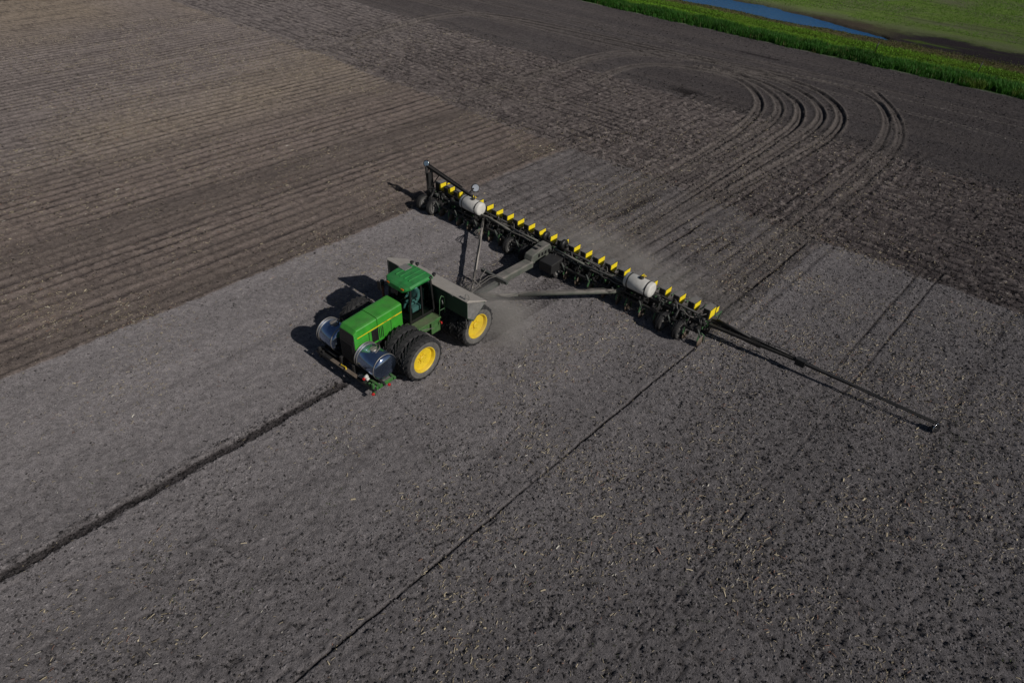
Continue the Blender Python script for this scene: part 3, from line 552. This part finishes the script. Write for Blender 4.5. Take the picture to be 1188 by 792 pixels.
loft(rf, [(-2.56,3.27,.40,.02),(-2.50,3.33,.56,.0),(-2.36,3.40,.72,0),(-1.9,3.44,.74,0),(-1.35,3.44,.74,0),(-1.14,3.40,.70,0),(-1.08,3.32,.62,.0)], roofsec)
for xx in (-.38,-.13,.12,.37): rf.box((xx-.03,-2.15,3.40),(xx+.03,-1.22,3.475))
roof = rf.build('cab_roof', M['roofgreen'], cab, .02)
rp = MB(); rp.box((-.68,-1.75,3.43),(-.28,-1.35,3.480)); rp.build('roof_panel', M['greymetal'], cab, .01)
for (x_,y_,z_) in ((-.30,-1.05,3.46),(-.55,-1.12,3.46),(.68,-1.05,3.38),(.72,-1.30,3.36)):
    l = MB(); l.cyl((x_,y_,z_-.08),(x_,y_,z_-.02),.02); l.lathe([(-.03,.02),(-.03,.06),(.03,.085),(.06,.08),(.05,.01)],'z',(x_,y_,z_),16); l.build('work_light', M['blackb'], cab)
for x_ in (-.40,.42):
    l = MB(); l.box((x_-.07,-2.57,3.22),(x_+.07,-2.50,3.28)); l.build('front_light', M['amber'], cab, .01)
for sx in (-1,1):
    mi = MB(); mi.tube([(sx*.66,-2.4,2.9),(sx*.85,-2.55,2.95),(sx*.98,-2.55,2.9)],.02); mi.box((sx*.98-.10,-2.60,2.62),(sx*.98+.10,-2.54,3.02)); 
    if sx < 0: mi.build('mirror', M['blackb'], cab, .01)
ex = MB(); ex.cyl((-1.05,-2.35,1.5),(-1.05,-2.35,2.75),.055,n=12); ex.build('exhaust_stack', M['rust'], TR); ex = MB(); ex.cyl((-1.05,-2.35,2.75),(-1.05,-2.35,2.95),.09,.08,n=12); ex.box((-1.2,-2.37,2.68),(-.9,-2.33,2.72)); ex.build('exhaust_cap', M['blackb'], TR)
# interior
it = MB(); it.box((-.25,-1.72,1.75),(.25,-1.28,2.05)); it.box((-.25,-1.36,2.05),(.25,-1.24,2.65)); it.build('seat', M['seat'], cab, .05)
it = MB(); it.cyl((0,-2.38,1.75),(0,-2.12,2.28),.03); it.lathe([(0,.17),(.02,.19),(.04,.17),(.02,.15)],'z',(0,-2.1,2.28),24,closed=True); it.build('steering_wheel', M['seat'], cab)
it = MB(); it.box((.30,-2.15,1.95),(.50,-1.7,2.16)); it.build('control_panel', M['paper'], cab, .01)
# deck and steps right side
dk = MB(); dk.box((.69,-2.55,1.55),(1.18,-1.2,1.62)); dk.box((.69,-1.75,.95),(1.16,-1.25,1.55)); dk.box((.47,-2.75,1.5),(.72,-2.45,1.60)); dk.box((.75,-2.3,1.2),(1.1,-1.8,1.55)); dk.build('deck', M['deckgreen'], TR, .015)
dk = MB(); dk.box((-1.18,-2.55,1.55),(-.69,-1.2,1.62)); dk.box((-1.16,-1.9,.95),(-.69,-1.25,1.55)); dk.build('deck', M['deckgreen'], TR, .015)
hr = MB(); hr.tube([(1.12,-1.25,1.6),(1.14,-1.22,2.45),(1.14,-1.12,2.6),(1.14,-.95,2.45),(1.12,-.92,1.65)],.02); hr.tube([(1.12,-1.25,1.9),(1.13,-.92,1.9)],.015); hr.build('handrail', M['unitgreen'], TR)
rl = MB(); rl.tube([(1.15,-1.3,1.45),(1.32,-1.35,1.45)],.015); rl.cyl((1.32,-1.38,1.45),(1.32,-1.33,1.45),.06,n=12); rl.build('side_light', M['red'], TR)
hz = MB()
for s_ in (1,): hz.tube([(.5,-2.5,1.62),(.8,-2.62,1.5),(1.1,-2.2,1.4),(1.2,-1.7,1.3)],.018)
hz.build('hose', M['hose'], TR)
# grain style box across the rear frame
TY = -.92
bx = MB(); poly = [(TY,2.80),(TY,1.95),(TY+.38,1.62),(TY+.52,1.72),(TY+1.08,2.20),(TY+1.10,2.30)]
bx.prism(poly,-2.34,2.4); 
for xx in (-2.38,-1.2,0,1.2,2.40): bx.prism([(TY-.03,2.74),(TY-.03,1.97),(TY-.002,1.97),(TY-.002,2.74)],xx,xx+.05)
box = bx.build('product_box', M['tankgreen'], TR, .012)
ce = MB(); ce.prism([(TY+.02,2.76),(TY+.02,1.98),(TY+.40,1.70),(TY+1.04,2.22),(TY+1.04,2.27)],2.402,2.412); ce.build('end_plate', M['greymetal'], box)
cv = MB(); cv.prism([(TY-.045,2.80),(TY-.045,2.765),(TY+1.14,2.275),(TY+1.14,2.31),(TY+.05,2.85)],-2.40,2.46); 
cover = cv.build('cover', M['tarp'], box, .02)
lt = MB()
for xx in (-1.6,0,1.6): lt.box((xx-.06,TY-.07,2.74),(xx+.06,TY-.045,2.80))
islands(lt,'latch', M['greymetal'], box)
po = MB(); po.tube([(2.30,-.85,1.35),(2.30,-.9,3.08),(2.36,-.82,3.10),(2.40,-.78,2.95),(2.38,-.8,1.4)],.022); po.build('hand_pole', M['greymetal'], box)
kb = MB(); kb.tube([(1.0,TY-.05,2.22),(1.06,TY-.09,2.28),(1.1,TY-.09,2.15),(1.04,TY-.06,2.06)],.02); kb.build('handle', M['greymetal'], box)
sp = MB()
for xx in (-1.0,-.4,.4,1.0): sp.beam((xx*.7,-.3,1.35),(xx,-.3,1.75),.08,.08); sp.beam((xx*.7,-.5,1.35),(xx,-.75,1.95),.07,.07)
sp.box((-2.0,-.62,1.55),(2.0,-.5,1.66)); sp.build('box_support', M['black'], TR)
for sx in (-1,1):
    fd = MB(); fd.prism([(-.75,1.5),(.2,1.78),(.25,1.72),(-.72,1.45)],sx*1.2-.35,sx*1.2+.35); fd.build('fender', M['black'], TR)
# driver
def person():
    me = bpy.data.meshes.new('person'); P = [(0,-1.50,2.10),(0,-1.46,2.35),(0,-1.47,2.56),(0,-1.50,2.66),(0,-1.52,2.74),(-.19,-1.47,2.53),(-.26,-1.66,2.32),(-.14,-1.94,2.34),(.19,-1.47,2.53),(.27,-1.64,2.30),(.20,-1.92,2.30),(-.12,-1.62,2.08),(-.15,-1.98,2.08),(-.15,-2.05,1.78),(.12,-1.62,2.08),(.15,-1.98,2.08),(.15,-2.05,1.78)]
    E_ = [(0,1),(1,2),(2,3),(3,4),(2,5),(5,6),(6,7),(2,8),(8,9),(9,10),(0,11),(11,12),(12,13),(0,14),(14,15),(15,16)]
    Rr = [.19,.19,.17,.07,.085,.085,.065,.045,.085,.065,.045,.095,.075,.055,.095,.075,.055]
    return P,E_,Rr
P,E_,Rr = person(); T = Matrix.Translation(TR.location) @ Matrix.Rotation(TR.rotation_euler.z,4,'Z')
me = bpy.data.meshes.new('person'); me.from_pydata(P,E_,[]); dr = bpy.data.objects.new('person', me); COL.objects.link(dr); dr.matrix_world = T
md = dr.modifiers.new('Skin','SKIN'); 
for i,r in enumerate(Rr): me.skin_vertices[0].data[i].radius = (r,r*.85) if i < 3 else (r,r)
me.skin_vertices[0].data[0].use_root = True
ms = dr.modifiers.new('Sub','SUBSURF'); ms.levels = 1; ms.render_levels = 2; me.materials.append(M['shirt'])
tag(dr,'person in a teal shirt sitting in the tractor cab','person')
hdm = MB(); hdm.lathe([(-.12,.0),(-.11,.05),(-.06,.085),(0,.095),(.06,.09),(.11,.05),(.125,0)],'z',(0,-1.53,2.80),20); hdm.cyl((0,-1.62,2.79),(0,-1.65,2.77),.018,.012,8); h_ = hdm.build('head', M['skin'], dr); 
cp = MB(); cp.lathe([(.03,.104),(.08,.10),(.13,.06),(.145,0)],'z',(0,-1.53,2.79),20); cp.box((-.07,-1.73,2.82),(.07,-1.60,2.835)); cp.build('cap', M['green'], dr)
for s_ in (-1,1):
    hm = MB(); hm.lathe([(-.05,.0),(-.03,.035),(.03,.035),(.05,0)],'z',((-.13 if s_<0 else .20),-1.98,2.33),10); hm.build('hand', M['skin'], dr)
# ================================================================ PLANTER
PN = empty('planter', (0,0,0)); tag(PN,'long 24-row planter with yellow-sided seed boxes and two white tanks behind tractor','planter')
XL,XR = -9.05,8.85
tb = MB(); tb.box((XL,-.72,.82),(-3.2,-.54,1.0)); tb.box((-3.18,-.74,.82),(3.0,-.52,1.02)); tb.box((3.02,-.72,.82),(XR,-.54,1.0))
tb.box((XL+.3,-1.12,.66),(-3.3,-1.02,.76)); tb.box((3.1,-1.12,.66),(XR-.3,-1.02,.76)); tb.box((-2.9,-1.2,.62),(2.7,-1.08,.74))
for xx in np.linspace(-8.6,8.4,20): tb.box((xx-.05,-1.1,.70),(xx+.05,-.6,.84))
tb.build('toolbar', M['black'], PN, .01)
tr = MB()
for (x0,x1) in ((-6.0,-2.3),(2.0,6.0)): 
    tr.tube([(x0,-.92,1.12),((x0+x1)/2,-.92,1.3),(x1,-.92,1.12)],.045); 
tr.tube([(-2.4,-.9,1.26),(-.7,-.88,1.26)],.05); tr.tube([(.4,-.88,1.26),(2.3,-.9,1.22)],.05); islands(tr,'wing_brace', M['dustbeam'], PN)
# row units
hopw = .155
ru = MB(); ru.box((-.05,-.50,.55),(.05,.12,.80)); ru.box((-.10,-.54,.50),(.10,-.46,1.02)); 
for sx in (-.09,.09): ru.beam((sx,-.5,.62),(sx,-.12,.58),.03,.05); ru.beam((sx,-.5,.86),(sx,-.12,.80),.03,.05)
ru.beam((.19,.10,.50),(.19,.86,.34),.03,.09); ru.beam((.26,.20,.95),(.26,.84,.90),.035,.06); ru.beam((.26,.80,.90),(.19,.82,.40),.03,.05)
ru.box((-.08,-.1,.34),(.08,.18,.58)); ru.beam((-.12,-.1,.55),(-.12,.5,.38),.03,.06)
unit = ru.build('row_unit', M['unitgreen'], PN, 0)
hp = MB(); hp.add([(-.11,-.17,.72),(.11,-.17,.72),(.11,.17,.72),(-.11,.17,.72),(-hopw,-.28,.92),(hopw,-.28,.92),(hopw,.28,.92),(-hopw,.28,.92),(-hopw,-.28,1.40),(hopw,-.28,1.40),(hopw,.28,1.40),(-hopw,.28,1.40)],
 [(0,3,2,1)]+[(i,(i+1)%4,4+(i+1)%4,4+i) for i in range(4)]+[(4+i,4+(i+1)%4,8+(i+1)%4,8+i) for i in range(4)]+[(8,9,10,11)])
hp.build('seed_box', M['hopperblk'], unit, .02)
ld = MB(); ld.box((-hopw-.012,-.30,1.402),(hopw+.012,.30,1.44)); ld.box((-.03,-.325,1.405),(.03,-.30,1.455)); ld.build('box_lid', M['lid'], unit, .015)
yp = MB(); yp.box((hopw+.014,-.25,.95),(hopw+.03,.25,1.375)); yp.build('side_panel', M['decal'], unit, .006)
gw = MB()
for sx in (-.14,.14): gw.lathe([(sx-.04,.0),(sx-.04,.10),(sx-.05,.17),(sx-.03,.2),(sx+.03,.2),(sx+.05,.17),(sx+.04,.10),(sx+.04,0)],c=(0,.05,.20),n=20)
gw.build('gauge_wheel', M['blackb'], unit)
pw = MB()
for sx in (-.08,.10): pw.lathe([(sx-.02,.0),(sx-.015,.13),(sx-.012,.15),(sx+.012,.15),(sx+.015,.13),(sx+.02,0)],c=(0,.80,.17),n=18)
pw.build('press_wheel', M['blackb'], unit)
mt = MB(); mt.lathe([(-.08,.0),(-.08,.16),(.0,.17),(.08,.1),(.08,0)],c=(-.02,-.14,.80),n=16); mt.build('seed_meter', M['greymetal'], unit)
cu = MB(); cu.beam((0,-1.08,.7),(.02,-1.22,.36),.05,.07); cu.beam((.02,-1.22,.36),(.03,-1.0,.26),.04,.05); cu.tube([(.08,-1.1,.75),(.10,-.85,.5),(.08,-.8,.12)],.022,6); coulter = cu.build('coulter', M['unitgreen'], PN)
cd = MB(); cd.lathe([(-.012,.0),(-.004,.23),(.004,.23),(.012,0)],c=(.05,-1.02,.235),n=22); cd.build('coulter_disc', M['brown'], coulter)
xsr = [(i-11.5)*ROWP-hopw-.01 for i in range(24)]
for i,x_ in enumerate(xsr):
    u = unit if i == 0 else copy_tree(unit, PN); u.location = (x_,random.uniform(-.015,.015),random.uniform(-.01,.01)); u.rotation_euler = (random.uniform(-.02,.02),0,random.uniform(-.03,.03))
    c_ = coulter if i == 0 else copy_tree(coulter, PN); c_.location = (x_+.38,random.uniform(-.03,.06),0); c_.rotation_euler = (0,0,random.uniform(-.1,.1))
for x_ in (xsr[0],xsr[-1]):
    b_ = MB(); b_.box((x_-.15,.34,.98),(x_+.17,.62,1.28)); o = b_.build('small_box', M['hopperblk'], PN, .02); y_ = MB(); y_.box((x_+.172,.36,1.0),(x_+.186,.60,1.26)); y_.build('small_panel', M['decal'], o)
# carrying wheels
PW = make_wheel('carrying_wheel', .46, .28, .24, PN, lugs=26, deep=.0, rimmat='greymetal'); 
for i,x_ in enumerate((-9.05,-8.2,-2.25,-1.1,1.0,7.18,8.05)):
    w_ = PW if i == 0 else copy_tree(PW, PN); w_.location = (x_-.12,-1.18,.45); w_.rotation_euler = (random.random()*6,0,0)
for x_ in (-8.8,-1.7,.75,7.45):
    wa = MB(); wa.beam((x_,-.6,.9),(x_,-1.2,.48),.12,.14); wa.cyl((x_-.55,-1.18,.45),(x_+.55,-1.18,.45),.05); wa.cyl((x_+.1,-.75,1.15),(x_+.1,-1.1,.65),.05); wa.build('wheel_arm', M['black'], PN)
# tanks
def poly_tank(xc):
    L_ = .68; r = .36; c = (0,-.88,1.52)
    t = MB(); t.lathe([(xc-L_-.05,0),(xc-L_-.045,r*.55),(xc-L_-.02,r*.88),(xc-L_+.03,r),(xc+L_-.03,r),(xc+L_+.02,r*.88),(xc+L_+.045,r*.55),(xc+L_+.05,0)],c=c,n=40); o = t.build('liquid_tank', M['white'], PN)
    s = MB()
    for xx in (xc-L_*.72,xc+L_*.72): s.lathe([(xx-.03,r-.002),(xx-.03,r+.012),(xx+.03,r+.012),(xx+.03,r-.002)],c=c,n=40)
    islands(s,'strap', M['blackb'], o); l = MB(); l.cyl((xc+.05,-.88,1.52+r-.02),(xc+.05,-.88,1.52+r+.07),.11,.10,18); l.build('tank_lid', M['blackb'], o)
    y = MB(); y.tube([(xc+.12,-.80,1.52+r),(xc+.14,-.78,1.52+r+.18)],.018); y.tube([(xc+.05,-.8,1.52+r+.12),(xc+.22,-.76,1.52+r+.12)],.015); y.build('vent_valve', M['yellow'], o)
    k = MB()
    for xx in (xc-.5,xc+.5): k.prism([(-1.2,1.02),(-.56,1.02),(-.56,1.3),(-.75,1.15),(-1.0,1.15),(-1.2,1.3)],xx-.03,xx+.03); k.beam((xx,-.8,.9),(xx,-.85,1.1),.08)
    k.box((xc-.75,-1.22,1.0),(xc+.75,-1.14,1.06)); k.build('cradle', M['black'], o)
poly_tank(5.45); poly_tank(-5.42)
# centre frame, tongue, draft links
hb = MB(); hb.prism([(-.78,.75),(-2.1,.75),(-2.25,.95),(-2.15,1.22),(-1.2,1.42),(-.85,1.42),(-.7,1.2)],-.42,.10); head_ = hb.build('hitch_mast', M['dustbeam'], PN, .05)
cr = MB(); 
for k in range(4): cr.box((.105,-1.75+k*.24,1.0),(.125,-1.62+k*.24,1.18))
for k in range(3): cr.box((-.30,-1.7+k*.28,1.36),(-.05,-1.6+k*.28,1.40))
islands(cr,'mast_slot', M['blackb'], head_)
tg = MB(); tg.prism([(-.36,.62),(.16,.62),(.16,.90),(.10,.95),(-.30,.95),(-.36,.90)],-4.35,-2.15,'y'); tg.build('tongue', M['dustbeam'], PN, .02)
tg = MB(); tg.box((-1.15,-4.5,.82),(.55,-4.36,.98)); tg.build('tongue_crossbar', M['dustbeam2'], PN, .01)
tg = MB(); tg.prism([(-.22,.5),(.02,.5),(.02,.72),(-.22,.72)],-6.3,-4.36,'y'); tg.build('drawbar', M['dustbeam2'], PN, .02)
bb = MB(); bb.prism([(-1.95,.55),(-1.95,1.05),(-1.15,1.12),(-1.15,.55)],.35,1.15); bb.box((.4,-1.15,.6),(1.05,-.8,1.05)); bb.build('bulk_box', M['black'], PN, .03)
def draft(p,q,name,rs=1):
    d = MB(); p = Vector(p); q = Vector(q); m = p.lerp(q,.28); d.cyl(p,m,.05*rs,.09*rs,14); d.cyl(m,q,.105*rs,.105*rs,16); d.build(name, M['dustbeam'] if rs == 1 else M['tarp'], PN)
    hs = MB(); 
    for k in range(3):
        o = Vector((0,0,.10+.03*k)); pts = []
        for j in range(25):
            t = j/24; s = p.lerp(q,t)+o+Vector((random.uniform(-.02,.02),random.uniform(-.02,.02)+.06*(k-1),0)); s.z += -.04*abs(math.sin(t*PI*4)) ; 
            if .12<t<.3 or .72<t<.9: s += Vector((.10*(k+1)*math.sin((t-.12)/.18*PI),-.10*(k+1)*abs(math.sin((t-.12)/.18*PI)),0))
            pts.append(s)
        hs.tube(pts,.018,6)
    hs.build('draft_hose', M['hose'], PN)
draft((-.05,-6.0,.62),(4.9,-.72,.85),'draft_link'); draft((-.25,-6.0,.62),(-4.75,-.72,.85),'draft_link',.7)
ht = MB()
for k in range(2): ht.tube([(-.25+.12*k,-4.5,1.0),(-.35+.12*k,-4.8,1.05-.05*k),(-.5+.15*k,-5.3,.8),(-.2,-6.0,.75),(-.15,-6.6,.9)],.018,6)
ht.tube([(-.9,-4.4,1.0),(-.75,-4.9,.85),(-.55,-5.3,.3)],.03,6); ht.tube([(-.9,-5.3,.9),(-.5,-5.0,.35)],.03,6); ht.build('hose_bundle', M['hose'], PN)
# hoses and cylinders over the bar
for k in range(7):
    hs = MB(); x0 = random.uniform(-8,-1) if k%2 else random.uniform(.5,3); x1 = min(x0+random.uniform(3,5.5),8.6); pts = []; ph = random.random()*9; y0 = random.uniform(-1.0,-.5); z0 = random.uniform(1.08,1.3)
    for j in range(30): t = j/29; pts.append((x0+(x1-x0)*t, y0+.10*math.sin(t*9+ph)+.03*math.sin(t*31), z0-.10*abs(math.sin(t*6+ph))))
    hs.tube(pts,.02,6); hs.build('hose', M['hose'], PN)
vh = MB()
for i,x_ in enumerate(xsr):
    for k in range(2):
        a = random.uniform(-.15,.15); vh.tube([(x_-.05+a,-.14,1.0),(x_+a-.1,-.35,1.12+random.uniform(-.08,.1)),(x_+a*2,-.62,1.15),(x_+.2+a,-.85,.95)],.022,6)
    if i%2 == 0: vh.tube([(x_+.3,-.6,1.05),(x_+.34,-.85,1.2),(x_+.4,-1.1,1.0),(x_+.42,-1.25,.6)],.018,6)
islands(vh,'vacuum_hose', M['blackb'], PN)
for i,x_ in enumerate(xsr):
    q = MB(); q.cyl((x_+.1,-.46,.9),(x_+.08,-.16,.62),.05,n=10); q.cyl((x_+.1,-.5,.93),(x_+.1,-.44,.88),.07,n=10); q.build('down_force_cylinder', M['greymetal'] if i%3 else M['black'], PN)
    if i%2: q = MB(); q.beam((x_+.3,-1.1,.7),(x_+.28,-1.32,1.02),.04,.05); q.cyl((x_+.28,-1.3,1.0),(x_+.42,-1.24,.62),.03,n=8); q.build('coulter_spring', M['dustbeam2'], PN)
for k in range(10):
    x0 = random.uniform(-8.5,7.8); q = MB(); pts = [(x0+.16*j,-.55-.5*math.sin(j*.55+k)*.9*(.4+.06*j),1.12+.12*math.sin(j*.9+k)) for j in range(9)]; q.tube(pts,.022,6); q.build('hose', M['hose'], PN)
for i,x_ in enumerate(xsr):
    q = MB(); q.box((x_+.02,-1.0,.55),(x_+.16,-.74,.80)); q.cyl((x_+.0,-.62,1.12),(x_+.2,-.62,1.12),.075,n=12); q.beam((x_+.2,-.95,1.0),(x_+.22,-1.15,.72),.03,.04); q.build('drive_box', M['black'], PN)
vt = MB(); vt.cyl((-8.6,-.36,1.10),(-3.3,-.36,1.10),.055); vt.cyl((-3.1,-.36,1.12),(2.9,-.36,1.12),.06); vt.cyl((3.1,-.36,1.10),(8.5,-.36,1.10),.055)
for x_ in (-6.3,-1.8,1.9,6.8): vt.cyl((x_,-.62,1.02),(x_+1.0,-.70,1.12),.05)
islands(vt,'vacuum_manifold', M['black'], PN)
for x_ in (-.55,.62):
    fn = MB(); fn.lathe([(-.10,0),(-.10,.22),(-.06,.26),(.06,.26),(.10,.2),(.10,0)],c=(x_,-.42,1.42),n=20); fn.cyl((x_+.1,-.42,1.42),(x_+.25,-.42,1.42),.08); fn.build('vacuum_fan', M['blackb'], PN)
bt = MB()
for x_ in np.arange(-8.5,8.6,.58): 
    zz = random.uniform(1.0,1.12); yy = random.uniform(-.95,-.5); bt.box((x_,yy,.98),(x_+random.uniform(.06,.2),yy+random.uniform(.05,.15),zz+.04))
islands(bt,'bracket', M['dustbeam2'], PN)
# marker arms
def disc(mb, c, n, r):
    c = Vector(c); n = Vector(n).normalized(); mb.cyl(c-n*.012,c+n*.012,r,r*.92,24)
ma = MB(); a0 = Vector((8.85,-.02,.68)); a1 = Vector((12.9,.34,.62)); a2 = Vector((18.2,.74,.46))
for dy in (-.16,.16): ma.beam(a0+Vector((0,dy,0)),a1+Vector((0,dy*.15,0)),.13,.13,.09,.09)
ma.beam(a0+Vector((0,0,.22)),a1+Vector((0,0,.05)),.05,.07,.04,.05)
for k in range(9):
    t = k/9; p = a0.lerp(a1,t); w = .16*(1-t*.85); ma.beam(p+Vector((0,-w,0)),a0.lerp(a1,t+.10)+Vector((0,w,0)),.03); ma.beam(p+Vector((0,-w,0)),p+Vector((0,0,.2*(1-t*.8))),.03)
ma.box((12.7,.20,.46),(13.1,.46,.76)); ma.cyl(a0+Vector((.2,0,.3)),a0.lerp(a1,.45)+Vector((0,0,.14)),.055); ma.prism([(8.95,.46),(8.95,.86),(11.2,.72),(11.2,.50)],.10,.13,'y'); m1 = a1.lerp(a2,.42)
ma.beam(a1,m1,.17,.10,.13,.08); 
for dy in (-.05,.05): ma.beam(m1+Vector((0,dy,0)),a2+Vector((0,dy,0)),.065,.045)
ma.tube([a0+Vector((1.2,.25,.1)),a0+Vector((2.2,.42,.02)),a1+Vector((-.6,.2,.05)),a1],.02,6)
ma.beam(a2+Vector((-.05,0,.0)),a2+Vector((.08,.05,-.18)),.06,.06)
arm = ma.build('marker_arm', M['black'], PN); dd = MB(); disc(dd,(18.28,.80,.20),(.9,-.35,.25),.21); dd.build('marker_disc', M['chrome'], arm)
hb_ = MB(); hb_.cyl((18.1,.74,.2),(18.28,.78,.2),.09,.06,12); hb_.build('disc_hub', M['blackb'], arm)
mb_ = MB(); b0 = Vector((-9.25,-.45,.75)); b1 = Vector((-9.55,-.35,2.25)); b2 = Vector((-6.15,-.15,1.52))
for dy in (-.16,.16): mb_.beam(b0+Vector((0,dy,0)),b1+Vector((0,dy,0)),.10,.16,.08,.10)
for k in range(5): t = k/5; mb_.beam(b0.lerp(b1,t)+Vector((0,-.16,0)),b0.lerp(b1,t+.2)+Vector((0,.16,0)),.05,.07)
mb_.box((-9.35,-.62,1.0),(-9.25,-.28,2.0)); mb_.beam(b1+Vector((-.1,0,0)),b2,.13,.15,.12,.13); mb_.beam(b1+Vector((0,.1,.09)),b2.lerp(b1,.25)+Vector((0,.08,.08)),.05); mb_.beam(b0+Vector((.1,0,.5)),b1+Vector((.9,.0,-.25)),.05); mb_.beam(b2+Vector((-.4,0,0)),b2+Vector((-.25,.35,.30)),.05); mb_.box((-9.4,-.7,.6),(-8.9,-.2,.95))
arm2 = mb_.build('marker_arm', M['black'], PN); dd = MB(); disc(dd,(-6.42,.35,1.78),(.85,-.45,.35),.21); dd.build('marker_disc', M['chrome'], arm2); dd = MB(); disc(dd,(-9.66,-.38,2.40),(.5,-.8,.3),.16); dd.build('marker_disc', M['chrome'], arm2)
dd = MB(); disc(dd,(-6.46,.37,1.76),(.85,-.45,.35),.25); dd.build('depth_band', M['blackb'], arm2); dd = MB(); disc(dd,(-9.69,-.34,2.38),(.5,-.8,.3),.2); dd.build('depth_band', M['blackb'], arm2)
def dust(name, c, r, dens, label, sc_=.5):
    bm = bmesh.new(); bmesh.ops.create_icosphere(bm, subdivisions=3, radius=1); me = bpy.data.meshes.new(name); bm.to_mesh(me); bm.free(); o = bpy.data.objects.new(name, me); COL.objects.link(o); o.location = c; o.scale = r
    m = bpy.data.materials.new('dust_'+name); m.use_nodes = True; nt = m.node_tree; N = nt.nodes; L = nt.links; N.clear(); out = N.new('ShaderNodeOutputMaterial'); v = N.new('ShaderNodeVolumePrincipled'); v.inputs['Color'].default_value = (.88,.82,.76,1)
    tc = N.new('ShaderNodeTexCoord'); ln = N.new('ShaderNodeVectorMath'); ln.operation = 'LENGTH'; L.new(tc.outputs['Object'],ln.inputs[0])
    a = N.new('ShaderNodeMapRange'); a.interpolation_type='SMOOTHSTEP'; a.inputs[1].default_value = .15; a.inputs[2].default_value = 1; a.inputs[3].default_value = 1; a.inputs[4].default_value = 0; L.new(ln.outputs['Value'],a.inputs[0])
    g = N.new('ShaderNodeNewGeometry'); nz = N.new('ShaderNodeTexNoise'); nz.inputs['Scale'].default_value = sc_; nz.inputs['Detail'].default_value = 3; L.new(g.outputs['Position'],nz.inputs['Vector'])
    b = N.new('ShaderNodeMapRange'); b.inputs[1].default_value = .35; b.inputs[2].default_value = .7; b.inputs[3].default_value = .1; b.inputs[4].default_value = dens*1.6; L.new(nz.outputs['Fac'],b.inputs[0])
    mu = N.new('ShaderNodeMath'); mu.operation='MULTIPLY'; L.new(a.outputs[0],mu.inputs[0]); L.new(b.outputs[0],mu.inputs[1]); L.new(mu.outputs[0],v.inputs['Density']); L.new(v.outputs[0],out.inputs['Volume']); me.materials.append(m); tag(o,label,'dust',kind='stuff')
dust('dust_cloud', (1.5,-6.4,.45), (3.2,2.8,1.4), .5, 'faint dust drifting behind the rear tractor wheels', .9)
dust('dust_cloud', (3.2,1.9,.35), (8.5,2.6,1.2), .24, 'thin dust hanging behind the seed boxes of the planter', .6)
# ================================================================ SKY, SUN, CAMERA
EL = math.radians(35); AZ = math.radians(1.5)
sd = Vector((math.cos(EL)*math.cos(AZ), math.cos(EL)*math.sin(AZ), math.sin(EL)))
sl = bpy.data.lights.new('sun','SUN'); sl.energy = 5.0; sl.angle = math.radians(.5); sl.color = (1,.955,.89)
so = bpy.data.objects.new('sun', sl); COL.objects.link(so); so.rotation_euler = sd.to_track_quat('Z','Y').to_euler(); so.location = (40,0,40)
wd = bpy.data.worlds.new('World'); sc.world = wd; wd.use_nodes = True; nt = wd.node_tree; bg = nt.nodes['Background']
sk = nt.nodes.new('ShaderNodeTexSky'); sk.sky_type = 'NISHITA'; sk.sun_disc = False; sk.sun_elevation = EL; sk.sun_rotation = math.radians(90)-AZ
nt.links.new(sk.outputs[0], bg.inputs[0]); bg.inputs[1].default_value = .05
cam = bpy.data.cameras.new('camera'); co = bpy.data.objects.new('camera', cam); COL.objects.link(co); sc.camera = co
yaw,pit,rol = -0.724001191,0.659275773,0.0423074149
f = Vector((math.sin(yaw)*math.cos(pit),math.cos(yaw)*math.cos(pit),-math.sin(pit))); r = Vector((math.cos(yaw),-math.sin(yaw),0)); u = r.cross(f)
r2 = r*math.cos(rol)+u*math.sin(rol); u2 = -r*math.sin(rol)+u*math.cos(rol)
co.matrix_world = Matrix(((r2.x,u2.x,-f.x,18.5904),(r2.y,u2.y,-f.y,-24.3415),(r2.z,u2.z,-f.z,18.2945),(0,0,0,1)))
cam.sensor_width = 36; cam.lens = 36*789.93/1188; cam.clip_end = 8000; cam.clip_start = .5
sc.view_settings.view_transform = 'Standard'; sc.view_settings.look = 'None'; sc.view_settings.exposure = -.64; sc.view_settings.gamma = 1; sc.view_settings.use_curve_mapping = False
